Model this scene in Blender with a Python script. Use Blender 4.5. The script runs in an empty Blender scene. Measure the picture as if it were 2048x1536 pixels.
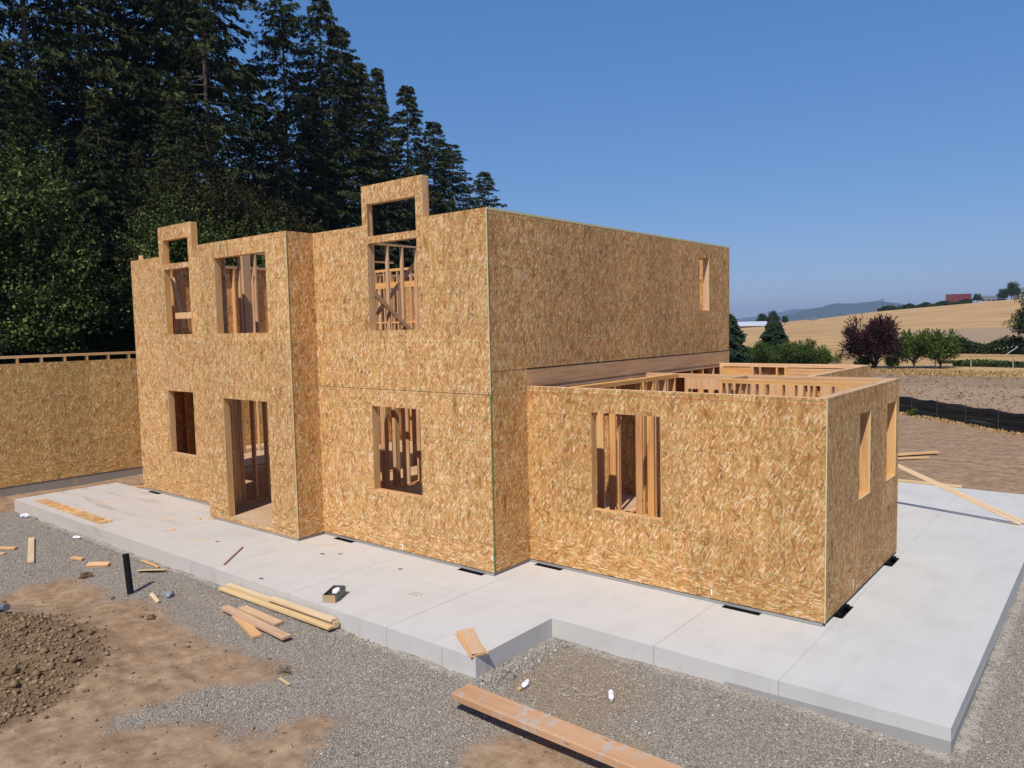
import bpy, bmesh, math, random
import numpy as np
from mathutils import Vector, Matrix
sc = bpy.context.scene
COL = sc.collection
rnd = random.Random(7)
NR = np.random.default_rng(11)
FAST_GRAVEL = 1.0

# ------------------------------------------------------------ node helpers
class N:
    def __init__(s, name, obj_coords=True):
        s.m = bpy.data.materials.new(name); s.m.use_nodes = True
        s.t = s.m.node_tree; s.n = s.t.nodes; s.l = s.t.links
        s.b = s.n['Principled BSDF']
        s.b.inputs['Roughness'].default_value = 0.85
        s.b.inputs['Specular IOR Level'].default_value = 0.25
    def new(s, t, **k):
        x = s.n.new(t)
        for a, v in k.items(): setattr(x, a, v)
        return x
    def put(s, inp, v):
        if v is None: return
        if hasattr(v, 'is_linked') or isinstance(v, bpy.types.NodeSocket): s.l.new(v, inp)
        elif isinstance(v, (tuple, list)):
            inp.default_value = tuple(v) + ((1,) if len(v) == 3 and inp.type == 'RGBA' else ())
        else: inp.default_value = v
    def pos(s):
        return s.new('ShaderNodeNewGeometry').outputs['Position']
    def obj(s):
        return s.new('ShaderNodeTexCoord').outputs['Object']
    def math(s, op, a, b=None, c=None, clamp=False):
        x = s.new('ShaderNodeMath', operation=op, use_clamp=clamp)
        s.put(x.inputs[0], a); s.put(x.inputs[1], b)
        if c is not None: s.put(x.inputs[2], c)
        return x.outputs[0]
    def sep(s, v):
        x = s.new('ShaderNodeSeparateXYZ'); s.put(x.inputs[0], v); return x.outputs
    def comb(s, a, b, c=0.0):
        x = s.new('ShaderNodeCombineXYZ'); s.put(x.inputs[0], a); s.put(x.inputs[1], b); s.put(x.inputs[2], c); return x.outputs[0]
    def noise(s, v, scale, detail=3, rough=0.55, dist=0.0):
        x = s.new('ShaderNodeTexNoise'); s.put(x.inputs['Vector'], v)
        x.inputs['Scale'].default_value = scale; x.inputs['Detail'].default_value = detail
        x.inputs['Roughness'].default_value = rough; x.inputs['Distortion'].default_value = dist
        return x.outputs['Fac']
    def vor(s, v, scale, feature='F1', dim='3D'):
        x = s.new('ShaderNodeTexVoronoi', feature=feature, voronoi_dimensions=dim); s.put(x.inputs['Vector'], v)
        x.inputs['Scale'].default_value = scale
        return x.outputs
    def mapv(s, v, scale=(1, 1, 1), rot=(0, 0, 0), loc=(0, 0, 0)):
        x = s.new('ShaderNodeMapping'); s.put(x.inputs[0], v)
        x.inputs['Scale'].default_value = scale; x.inputs['Rotation'].default_value = rot; x.inputs['Location'].default_value = loc
        return x.outputs[0]
    def ramp(s, f, stops, interp='LINEAR'):
        x = s.new('ShaderNodeValToRGB'); s.put(x.inputs[0], f); r = x.color_ramp; r.interpolation = interp
        while len(r.elements) < len(stops): r.elements.new(0.5)
        for e, (p, c) in zip(r.elements, stops):
            e.position = p; e.color = tuple(c) + (1,) if len(c) == 3 else c
        return x.outputs[0]
    def mix(s, f, a, b, mode='MIX'):
        x = s.new('ShaderNodeMix', data_type='RGBA', blend_type=mode)
        s.put(x.inputs[0], f); s.put(x.inputs[6], a); s.put(x.inputs[7], b); return x.outputs[2]
    def mixf(s, f, a, b):
        x = s.new('ShaderNodeMix', data_type='FLOAT')
        s.put(x.inputs[0], f); s.put(x.inputs[2], a); s.put(x.inputs[3], b); return x.outputs[0]
    def step(s, v, a, b):
        x = s.new('ShaderNodeMapRange', interpolation_type='SMOOTHSTEP'); s.put(x.inputs[0], v)
        x.inputs[1].default_value = a; x.inputs[2].default_value = b; return x.outputs[0]
    def bump(s, h, strength=0.3, dist=0.02):
        x = s.new('ShaderNodeBump'); s.put(x.inputs['Height'], h)
        x.inputs['Strength'].default_value = strength; x.inputs['Distance'].default_value = dist
        s.l.new(x.outputs[0], s.b.inputs['Normal'])
    def color(s, c): s.put(s.b.inputs['Base Color'], c)
    def attr(s, name):
        return s.new('ShaderNodeAttribute', attribute_name=name).outputs['Fac']
    def rand(s): return s.new('ShaderNodeObjectInfo').outputs['Random']

def mat_flat(name, c, rough=0.7, metallic=0.0, spec=0.25):
    k = N(name); k.color(c); k.b.inputs['Roughness'].default_value = rough
    k.b.inputs['Metallic'].default_value = metallic; k.b.inputs['Specular IOR Level'].default_value = spec
    return k.m

# ------------------------------------------------------------ materials
def make_osb(name, tint=(1, 1, 1), lines=True, flat=False, sat=1.0):
    k = N(name)
    p = k.pos(); sx = k.sep(p)
    if flat: u = sx[0]; v = sx[1]
    else:
        u = k.math('ADD', sx[0], sx[1]); v = sx[2]
    # strand direction differs on the lowest course (sheet laid the other way)
    uv = k.comb(u, v, 0.0)
    warp = k.noise(uv, 3.0, 2)
    low = k.math('LESS_THAN', v, .43) if not flat else 0.0
    mv = k.new('ShaderNodeMix', data_type='VECTOR'); k.put(mv.inputs[0], low); k.l.new(uv, mv.inputs[4]); k.l.new(k.mapv(uv, rot=(0, 0, math.radians(68)), loc=(3.1, 1.7, 0)), mv.inputs[5])
    uv2 = mv.outputs[1]
    best = None; bp = None; hgt = None
    defs = [(12, .024, .14, 0), (-22, .020, .12, 7.3), (38, .022, .11, 3.1), (-50, .018, .10, 5.7), (4, .034, .17, 9.4), (78, .022, .12, 1.9), (-8, .014, .09, 12.7)]
    for ang, w, l, off in defs:
        m = k.mapv(uv2, scale=(1 / w, 1 / l, 1), rot=(0, 0, 0), loc=(off, off * 1.7, 0))
        # rotate before the squash
        r = k.mapv(uv2, rot=(0, 0, -math.radians(ang)))
        m = k.mapv(r, scale=(.74 / w, .80 / l, 1), loc=(off, off * 1.7, 0))
        vo = k.vor(m, 1.0, dim='2D')
        cs = k.new('ShaderNodeSeparateColor'); k.l.new(vo['Color'], cs.inputs[0])
        pr = cs.outputs[0]; val = cs.outputs[1]
        if ang == 78: pr = k.math('MULTIPLY', pr, 0.93)
        if best is None: best, bp, hue, edg = val, pr, cs.outputs[2], vo['Distance']
        else:
            gt = k.math('GREATER_THAN', pr, bp)
            best = k.mixf(gt, best, val); hue = k.mixf(gt, hue, cs.outputs[2]); edg = k.mixf(gt, edg, vo['Distance']); bp = k.math('MAXIMUM', bp, pr)
    fine = k.noise(k.mapv(uv2, scale=(90, 14, 1), rot=(0, 0, .15)), 1.0, 3)
    mid = k.noise(k.mapv(uv2, scale=(7, 3, 1)), 1.0, 4, .65)
    tone = k.math('ADD', k.math('MULTIPLY', best, .53), k.math('ADD', k.math('MULTIPLY', fine, .34), k.math('MULTIPLY', k.math('SUBTRACT', mid, .5), .85)))
    base = k.ramp(tone, [(0.02, (.20, .082, .026)), (.20, (.38, .185, .068)), (.42, (.525, .295, .120)), (.66, (.60, .370, .170)), (.86, (.70, .475, .255)), (1.0, (.82, .61, .38))])
    olive = k.mix(1.0, base, (.97, 1.0, .86), 'MULTIPLY'); rosy = k.mix(1.0, base, (1.05, .97, .92), 'MULTIPLY')
    base = k.mix(k.step(hue, .25, .75), olive, rosy)
    base = k.mix(k.math('MULTIPLY', k.step(edg, .45, .8), .26), base, (.24, .12, .05))
    # sparse bright and dark strands lying on top
    for ang, w_, l_, of_, thr, col, am in ((-36, .024, .085, 2.2, .90, (.86, .67, .43), .55), (-22, .017, .075, 8.8, .90, (.84, .65, .41), .45), (50, .018, .07, 4.4, .92, (.86, .68, .44), .5), (-45, .026, .06, 6.1, .86, (.40, .18, .06), .55), (12, .014, .055, 15.1, .90, (.28, .12, .045), .6), (-24, .012, .11, 19.4, .93, (.90, .76, .56), .6)):
        vo = k.vor(k.mapv(k.mapv(uv2, rot=(0, 0, -math.radians(ang))), scale=(.8 / w_, .8 / l_, 1), loc=(of_, of_, 0)), 1.0, dim='2D')
        cs = k.new('ShaderNodeSeparateColor'); k.l.new(vo['Color'], cs.inputs[0])
        f_ = k.math('MULTIPLY', k.math('GREATER_THAN', cs.outputs[0], thr), k.math('SUBTRACT', 1.0, k.step(vo['Distance'], .34, .50)))
        base = k.mix(k.math('MULTIPLY', f_, am), base, col)
    big = k.noise(uv, .9, 2)
    # panel to panel tone
    pu = k.math('FLOOR', k.math('DIVIDE', k.math('ADD', u, 40.0), 1.22))
    pv = k.math('FLOOR', k.math('DIVIDE', k.math('ADD', v, 40.1), 2.93))
    wn = k.new('ShaderNodeTexWhiteNoise', noise_dimensions='2D'); k.l.new(k.comb(pu, pv), wn.inputs['Vector'])
    br = k.math('ADD', .86, k.math('ADD', k.math('MULTIPLY', wn.outputs['Value'], .20), k.math('MULTIPLY', big, .14)))
    g = k.comb(br, br, k.math('MULTIPLY', br, k.math('ADD', .92, k.math('MULTIPLY', big, .14))))
    c = k.mix(1.0, base, g, 'MULTIPLY')
    if sat != 1.0:
        h = k.new('ShaderNodeHueSaturation'); h.inputs['Saturation'].default_value = sat; k.l.new(c, h.inputs['Color']); c = h.outputs[0]
    c = k.mix(1.0, c, tint, 'MULTIPLY')
    if lines:
        n2 = k.noise(uv, 9.0, 3)
        def ln(coord, period, off, w):
            fr = k.math('ABSOLUTE', k.math('SUBTRACT', k.math('FRACT', k.math('DIVIDE', k.math('ADD', coord, off), period)), .5))
            return k.math('SUBTRACT', 1.0, k.step(fr, w * .5 / period, w / period))
        L = k.math('MAXIMUM', ln(v, .4064, 40.32, .008), k.math('MULTIPLY', ln(v, .6096, 40.10, .007), .8))
        Lv = k.math('MULTIPLY', ln(u, .4064, 40.0, .009), .7)
        L = k.math('MAXIMUM', L, Lv)
        L = k.math('MULTIPLY', L, k.step(n2, .38, .56))
        c = k.mix(k.math('MULTIPLY', L, .62), c, (.13, .20, .07))
        # sheet joints
        J = k.math('MULTIPLY', ln(u, 1.2192, 40.35, .005), .40)
        c = k.mix(J, c, (.10, .07, .04))
    k.color(c)
    k.b.inputs['Roughness'].default_value = .72
    k.bump(k.math('ADD', best, k.math('MULTIPLY', fine, .7)), .55, .006)
    return k.m

def make_lumber(name, axis, base=((.44, .195, .055), (.66, .345, .105), (.76, .46, .17)), stain=0.0, sc_=1.0):
    k = N(name); p = k.obj()
    s = [26, 26, 26]; s[axis] = 1.1
    s = tuple(v * sc_ for v in s)
    r = k.rand()
    pv = k.new('ShaderNodeVectorMath', operation='ADD'); k.l.new(p, pv.inputs[0]); k.l.new(k.comb(k.math('MULTIPLY', r, 13.0), k.math('MULTIPLY', r, 7.0), k.math('MULTIPLY', r, 3.0)), pv.inputs[1])
    q = pv.outputs[0]
    n1 = k.noise(k.mapv(q, scale=s), 1.0, 4, .6, .6)
    s3 = [5, 5, 5]; s3[axis] = .9
    n3 = k.noise(k.mapv(q, scale=tuple(s3)), 1.0, 2)
    c = k.ramp(k.math('ADD', k.math('MULTIPLY', n1, .6), k.math('MULTIPLY', n3, .42)), [(.30, base[0]), (.52, base[1]), (.74, base[2])])
    hs = k.new('ShaderNodeHueSaturation')
    k.put(hs.inputs['Hue'], k.math('ADD', .493, k.math('MULTIPLY', r, .008)))
    k.put(hs.inputs['Value'], k.math('ADD', .86, k.math('MULTIPLY', k.math('FRACT', k.math('MULTIPLY', r, 7.31)), .26)))
    k.put(hs.inputs['Saturation'], k.math('ADD', .80, k.math('MULTIPLY', k.math('FRACT', k.math('MULTIPLY', r, 3.7)), .20)))
    k.l.new(c, hs.inputs['Color']); c = hs.outputs[0]
    # knots
    s2 = [9, 9, 9]; s2[axis] = 2.4
    vo = k.vor(k.mapv(q, scale=tuple(s2)), 1.0)
    kn = k.math('SUBTRACT', 1.0, k.step(vo['Distance'], .05, .13))
    cs = k.new('ShaderNodeSeparateColor'); k.l.new(vo['Color'], cs.inputs[0])
    kn = k.math('MULTIPLY', kn, k.math('GREATER_THAN', cs.outputs[0], .62))
    c = k.mix(k.math('MULTIPLY', kn, .75), c, (.16, .065, .028))
    if stain > 0:
        sn = k.noise(k.mapv(q, scale=(9, 5, 5)), 1.0, 5, .65); sn2 = k.noise(q, 1.3, 2)
        f = k.math('MULTIPLY', k.step(sn, .50, .66), k.step(sn2, .40, .55))
        c = k.mix(k.math('MULTIPLY', f, stain), c, (.42, .39, .35))
    k.color(c); k.b.inputs['Roughness'].default_value = .62
    k.bump(n1, .18, .004)
    return k.m

M = {}
M['osb'] = make_osb('osb_sheathing', tint=(.95, .905, .83))
M['osb_pale'] = make_osb('paler_osb_sheathing', tint=(1.01, .985, .965))
M['osb_garage'] = make_osb('garage_osb_sheathing', tint=(1.06, 1.08, .95))
M['osb_in'] = make_osb('osb_inner_face', tint=(.93, .86, .80), lines=False)
M['osb_flat'] = make_osb('osb_flat', lines=False, flat=True)
k = N('plywood_subfloor'); p = k.pos(); a_ = k.noise(k.mapv(p, scale=(3, 40, 3)), 1.0, 4); b_ = k.noise(p, 1.7, 3)
c = k.ramp(k.math('ADD', k.math('MULTIPLY', a_, .5), k.math('MULTIPLY', b_, .5)), [(.3, (.40, .25, .14)), (.55, (.52, .35, .205)), (.75, (.60, .43, .27))])
sx = k.sep(p); fr = k.math('ABSOLUTE', k.math('SUBTRACT', k.math('FRACT', k.math('DIVIDE', k.math('ADD', sx[1], 40.2), 1.2192)), .5))
k.color(k.mix(k.math('MULTIPLY', k.math('SUBTRACT', 1.0, k.step(fr, .002, .005)), .7), c, (.10, .06, .03))); M['floor'] = k.m
for i, a in enumerate('xyz'): M['lum_' + a] = make_lumber('lumber_' + a, i)
M['beam'] = make_lumber('beam_wood', 1, base=((.36, .16, .05), (.53, .27, .09), (.62, .36, .13)))
M['timber_new'] = make_lumber('pale_timber', 0, base=((.48, .31, .13), (.64, .45, .22), (.72, .54, .30)))
M['beam_stained'] = make_lumber('stained_beam_wood', 0, base=((.44, .19, .052), (.56, .275, .085), (.63, .35, .13)), stain=.75, sc_=.8)
k = N('osb_edge'); k.color(k.ramp(k.noise(k.pos(), 60, 2), [(.3, (.50, .47, .24)), (.7, (.66, .58, .34))])); M['edge'] = k.m
M['edge_green'] = mat_flat('green_sealed_edge', (.12, .20, .06), .7)
M['chalk'] = mat_flat('red_chalk', (.42, .10, .05), .9)
M['black'] = mat_flat('black_plastic', (.010, .010, .012), .6, spec=.12)
M['joint'] = mat_flat('joint_shadow', (.30, .285, .265), .9)
M['dark'] = mat_flat('dark_gap', (.03, .025, .02), .9)
M['white'] = mat_flat('white_plastic', (.78, .80, .80), .35, spec=.5)
M['greypipe'] = mat_flat('grey_pipe', (.13, .14, .16), .4)
M['card'] = mat_flat('cardboard', (.42, .29, .17), .85)
M['card_dark'] = mat_flat('printed_cardboard', (.10, .085, .075), .7)
M['card_green'] = mat_flat('label_cardboard', (.22, .24, .18), .7)
M['nails'] = mat_flat('steel_nails', (.35, .30, .30), .35, metallic=.7)
M['paper'] = mat_flat('white_paper', (.80, .80, .82), .6)
M['string'] = mat_flat('pale_string', (.46, .41, .35), .8)
M['post'] = mat_flat('fence_post', (.05, .043, .035), .9)
M['redmetal'] = None

S_TOP_C = -.056
def make_concrete(name, dark=1.0, mottled=.06):
    k = N(name); p = k.pos()
    a = k.noise(p, 1.3, 4); b = k.noise(p, 26, 3); d = k.noise(k.mapv(p, scale=(1.4, .35, 1)), 3.0, 3)
    v = k.math('ADD', k.math('MULTIPLY', a, .5), k.math('ADD', k.math('MULTIPLY', b, .15), k.math('MULTIPLY', d, .35)))
    c = k.ramp(v, [(.30, tuple(x * dark * .93 for x in (.505, .477, .440))), (.52, tuple(x * dark for x in (.53, .503, .468))), (.72, tuple(x * dark * 1.03 for x in (.54, .515, .482)))])
    c = k.mix(k.step(k.sep(p)[0], 2.5, 6.0), c, k.mix(1.0, c, (.975, .99, .99), 'MULTIPLY'))
    sx = k.sep(p)
    lf = k.step(sx[0], 3.5, -11.0)
    # pinkish tan dust and dirty trowel streaks on the west end only
    st = k.noise(k.mapv(p, scale=(.35, 2.2, 1), rot=(0, 0, .25)), 1.6, 4)
    c = k.mix(k.math('MULTIPLY', lf, .6), c, tuple(x * dark for x in (.47, .40, .335)))
    f = k.math('MULTIPLY', k.step(st, .52, .70), k.step(sx[0], -6.0, -10.5))
    c = k.mix(k.math('MULTIPLY', f, .5), c, (.30, .24, .18))
    g = k.noise(k.mapv(p, loc=(3, 1, 0)), 2.1, 5, .6)
    saw = k.math('MULTIPLY', k.step(g, .60, .70), k.math('MULTIPLY', k.step(sx[0], -5.5, -7.5), k.step(sx[1], -1.9, -1.2)))
    c = k.mix(k.math('MULTIPLY', saw, .6), c, (.62, .42, .22))
    # dust blown against the walls, boot scuffs and cure patches
    sc1 = k.noise(p, 4.5, 6, .7); sc2 = k.noise(k.mapv(p, loc=(9, 4, 0)), .8, 3)
    c = k.mix(k.math('MULTIPLY', k.math('MULTIPLY', k.step(sc1, .54, .68), k.step(sc2, .42, .58)), .12), c, (.34, .27, .20))
    dk = k.step(k.noise(k.mapv(p, loc=(2, 7, 0)), 38, 2), .70, .76)
    c = k.mix(k.math('MULTIPLY', dk, .35), c, (.25, .19, .13))
    drip = k.step(k.noise(k.mapv(p, scale=(6, 6, .6)), 1.0, 3), .56, .72)
    c = k.mix(k.math('MULTIPLY', k.math('MULTIPLY', drip, k.step(sx[2], S_TOP_C - .01, S_TOP_C - .16)), .35), c, (.33, .26, .19))
    k.color(c); k.b.inputs['Roughness'].default_value = .8
    k.bump(k.math('ADD', b, k.math('MULTIPLY', a, .5)), .10, .004)
    return k.m
M['slab'] = make_concrete('pale_concrete')
M['stem'] = make_concrete('foundation_concrete', dark=.62)

def make_ground():
    k = N('ground'); p = k.pos(); sx = k.sep(p)
    fl = k.comb(sx[0], sx[1], 0.0)
    w1 = k.noise(fl, 1.6, 5, .65); w2 = k.noise(fl, 7.0, 4, .6)
    wob = k.math('ADD', k.math('MULTIPLY', k.math('SUBTRACT', w1, .5), .55), k.math('MULTIPLY', k.math('SUBTRACT', w2, .5), .55))
    # gravel
    g1 = k.vor(fl, 44.0, dim='2D'); g2 = k.vor(fl, 80.0, dim='2D')
    cs = k.new('ShaderNodeSeparateColor'); k.l.new(g1['Color'], cs.inputs[0])
    cs2 = k.new('ShaderNodeSeparateColor'); k.l.new(g2['Color'], cs2.inputs[0])
    gt = k.math('ADD', k.math('MULTIPLY', cs.outputs[0], .55), k.math('MULTIPLY', cs2.outputs[1], .45))
    grav = k.ramp(gt, [(.05, (.17, .144, .118)), (.4, (.285, .247, .203)), (.7, (.37, .322, .265)), (1, (.55, .485, .40))])
    gap = k.step(g1['Distance'], .30, .62)
    grav = k.mix(k.math('MULTIPLY', gap, .50), grav, (.13, .112, .095))
    dusty = k.step(k.noise(fl, .8, 4), .44, .66)
    grav = k.mix(k.math('MULTIPLY', dusty, .22), grav, (.30, .24, .18))
    tanm = k.math('ADD', k.attr('tan'), k.math('MULTIPLY', wob, .8))
    grav = k.mix(k.math('MULTIPLY', k.step(tanm, .30, .62), .75), grav, (.30, .215, .13))
    # dirt
    dn = k.noise(fl, 5.0, 6, .6); dn2 = k.noise(k.mapv(fl, scale=(1, 2.2, 1)), 1.1, 4)
    dirt = k.ramp(k.math('ADD', k.math('MULTIPLY', dn, .6), k.math('MULTIPLY', dn2, .4)), [(.34, (.175, .110, .064)), (.5, (.285, .185, .112)), (.64, (.385, .265, .170))])
    speck = k.step(k.vor(fl, 17.0, dim='2D')['Distance'], .16, .06)
    dirt = k.mix(k.math('MULTIPLY', k.math('MULTIPLY', speck, k.step(w2, .5, .62)), .6), dirt, (.12, .08, .05))
    clod = k.ramp(dn, [(.3, (.12, .078, .044)), (.7, (.22, .145, .085))])
    dirt = k.mix(k.step(k.math('ADD', k.attr('clod'), k.math('MULTIPLY', wob, .6)), .4, .6), dirt, clod)
    w4 = k.noise(fl, 28.0, 3, .7)
    dm = k.step(k.math('ADD', k.math('ADD', k.attr('dirt'), wob), k.math('MULTIPLY', k.math('SUBTRACT', w4, .5), .7)), .36, .66)
    near = k.mix(dm, grav, dirt)
    cm = k.step(k.math('ADD', k.attr('crumb'), k.math('MULTIPLY', wob, 1.4)), .45, .75)
    near = k.mix(k.math('MULTIPLY', cm, .8), near, (.47, .42, .36))
    # ploughed field
    rows = k.noise(k.mapv(fl, scale=(.6, 1.6, 1), rot=(0, 0, .1)), 3.0, 5, .7)
    fine = k.noise(fl, 7.0, 4, .7)
    plow = k.ramp(k.math('ADD', k.math('MULTIPLY', rows, .55), k.math('MULTIPLY', fine, .45)), [(.34, (.20, .13, .08)), (.48, (.31, .21, .135)), (.64, (.42, .31, .21))])
    pm = k.step(k.math('ADD', k.attr('plow'), k.math('MULTIPLY', wob, .4)), .4, .6)
    c = k.mix(pm, near, plow)
    # dry grass / stubble
    sn = k.noise(k.mapv(fl, scale=(.06, .35, 1), rot=(0, 0, -.35)), 1.0, 4, .6)
    sb = k.noise(fl, .022, 3); sg = k.noise(fl, 1.2, 5, .7)
    w = k.math('SINE', k.math('ADD', k.math('MULTIPLY', k.math('ADD', sx[1], k.math('MULTIPLY', sx[0], .35)), .42), k.math('MULTIPLY', sb, 24.0)))
    stub = k.ramp(k.math('ADD', k.math('ADD', k.math('MULTIPLY', sn, .55), k.math('MULTIPLY', sb, .3)), k.math('ADD', k.math('MULTIPLY', sg, .15), k.math('MULTIPLY', w, .035))), [(.34, (.30, .175, .075)), (.5, (.44, .27, .12)), (.66, (.55, .36, .175))])
    gm = k.attr('gold')
    c = k.mix(k.step(k.math('ADD', gm, k.math('MULTIPLY', wob, .3)), .35, .65), c, stub)
    c = k.mix(k.step(k.math('ADD', k.attr('bare'), k.math('MULTIPLY', wob, .3)), .4, .6), c, (.34, .23, .145))
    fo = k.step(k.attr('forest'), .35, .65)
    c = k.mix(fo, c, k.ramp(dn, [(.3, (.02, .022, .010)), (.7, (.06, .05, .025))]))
    k.color(c); k.b.inputs['Roughness'].default_value = .95; k.b.inputs['Specular IOR Level'].default_value = .1
    hg = k.math('MULTIPLY', k.math('SUBTRACT', 1.0, g1['Distance']), 1.0)
    hd = k.math('ADD', k.math('MULTIPLY', dn, .9), k.math('MULTIPLY', fine, .5))
    hh = k.mixf(dm, hg, hd)
    k.bump(hh, .75, .022)
    return k.m
M['ground'] = make_ground()

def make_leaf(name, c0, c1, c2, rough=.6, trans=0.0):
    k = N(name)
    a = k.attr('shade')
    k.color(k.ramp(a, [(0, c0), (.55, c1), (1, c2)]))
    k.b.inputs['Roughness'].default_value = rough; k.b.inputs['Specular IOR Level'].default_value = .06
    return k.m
M['fir'] = make_leaf('fir_needles', (.005, .008, .003), (.016, .023, .008), (.062, .070, .024))
M['fir_blue'] = make_leaf('bluish_fir_needles', (.012, .020, .012), (.024, .040, .022), (.045, .07, .040))
M['leaf'] = make_leaf('green_leaves', (.020, .035, .008), (.050, .082, .018), (.12, .16, .04))
M['leaf_olive'] = make_leaf('olive_leaves', (.012, .018, .005), (.052, .070, .018), (.17, .20, .06))
M['leaf_light'] = make_leaf('light_green_leaves', (.025, .045, .008), (.065, .105, .020), (.15, .19, .045))
M['leaf_dark'] = make_leaf('dark_leaves', (.012, .020, .008), (.028, .045, .016), (.055, .08, .03))
M['leaf_brown'] = make_leaf('brownish_leaves', (.012, .011, .005), (.032, .028, .012), (.075, .064, .026))
M['leaf_plum'] = make_leaf('purple_leaves', (.016, .008, .010), (.038, .016, .020), (.085, .032, .034))
k = N('bark'); k.color(k.ramp(k.noise(k.mapv(k.pos(), scale=(8, 8, 1.5)), 1.0, 4), [(.3, (.035, .026, .02)), (.7, (.12, .095, .075))])); M['bark'] = k.m
k = N('dead_twigs'); k.color((.16, .12, .09)); M['twig'] = k.m
k = N('red_metal_roof'); k.color(k.ramp(k.noise(k.mapv(k.pos(), scale=(1, 1, .2)), .8, 3), [(.3, (.075, .016, .018)), (.7, (.115, .026, .026))])); M['redroof'] = k.m
M['greyroof'] = mat_flat('grey_roof', (.12, .13, .15), .6)
M['whiteroof'] = mat_flat('white_metal_roof', (.42, .44, .47), .45)
M['barnwall'] = mat_flat('barn_wall', (.22, .08, .055), .8)
M['housewall'] = mat_flat('house_wall', (.42, .38, .32), .8)
M['pane'] = mat_flat('window_pane', (.03, .035, .045), .15, spec=.5)
k = N('silt_fabric'); f = k.noise(k.mapv(k.pos(), scale=(.4, .4, 24)), 1.0, 3)
k.color(k.ramp(f, [(.35, (.006, .006, .007)), (.60, (.022, .022, .023)), (.68, (.09, .09, .092))])); k.b.inputs['Roughness'].default_value = .55; k.bump(f, .5, .03); M['silt'] = k.m  # pale streaks put the light on the fabric folds into the colour
k = N('mountain_forest'); k.color(k.ramp(k.noise(k.pos(), .004, 5), [(.3, (.022, .035, .025)), (.7, (.05, .065, .045))])); M['mountain'] = k.m

# ------------------------------------------------------------ object helpers
def tag(o, label=None, cat=None, group=None, kind=None):
    if label: o['label'] = label
    if cat: o['category'] = cat
    if group: o['group'] = group
    if kind: o['kind'] = kind
    return o
def empty(name, loc=(0, 0, 0), **k):
    o = bpy.data.objects.new(name, None); o.empty_display_size = .3; COL.objects.link(o); o.location = loc
    return tag(o, **k)
def link_mesh(name, me, mats, parent=None):
    if not isinstance(mats, (list, tuple)): mats = [mats]
    for m in mats: me.materials.append(m)
    o = bpy.data.objects.new(name, me); COL.objects.link(o)
    if parent is not None:
        o.parent = parent
        # positions are given in world space: undo the parents' translation
        off = Vector((0, 0, 0)); p = parent
        while p is not None: off += p.location; p = p.parent
        o.location = -off
    return o
def fast(name, verts, faces, mats, parent=None, attrs=None, smooth=False, mi=None):
    verts = np.asarray(verts, np.float32); faces = np.asarray(faces, np.int32)
    me = bpy.data.meshes.new(name); nf, kk = faces.shape
    me.vertices.add(len(verts)); me.vertices.foreach_set('co', verts.ravel())
    me.loops.add(nf * kk); me.loops.foreach_set('vertex_index', faces.ravel())
    me.polygons.add(nf); me.polygons.foreach_set('loop_start', np.arange(nf, dtype=np.int32) * kk)
    me.polygons.foreach_set('loop_total', np.full(nf, kk, np.int32))
    if mi is not None: me.polygons.foreach_set('material_index', np.asarray(mi, np.int32))
    if smooth: me.polygons.foreach_set('use_smooth', np.ones(nf, bool))
    me.update()
    for a, vals in (attrs or {}).items():
        at = me.attributes.new(a, 'FLOAT', 'POINT'); at.data.foreach_set('value', np.asarray(vals, np.float32))
    return link_mesh(name, me, mats, parent)

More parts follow.
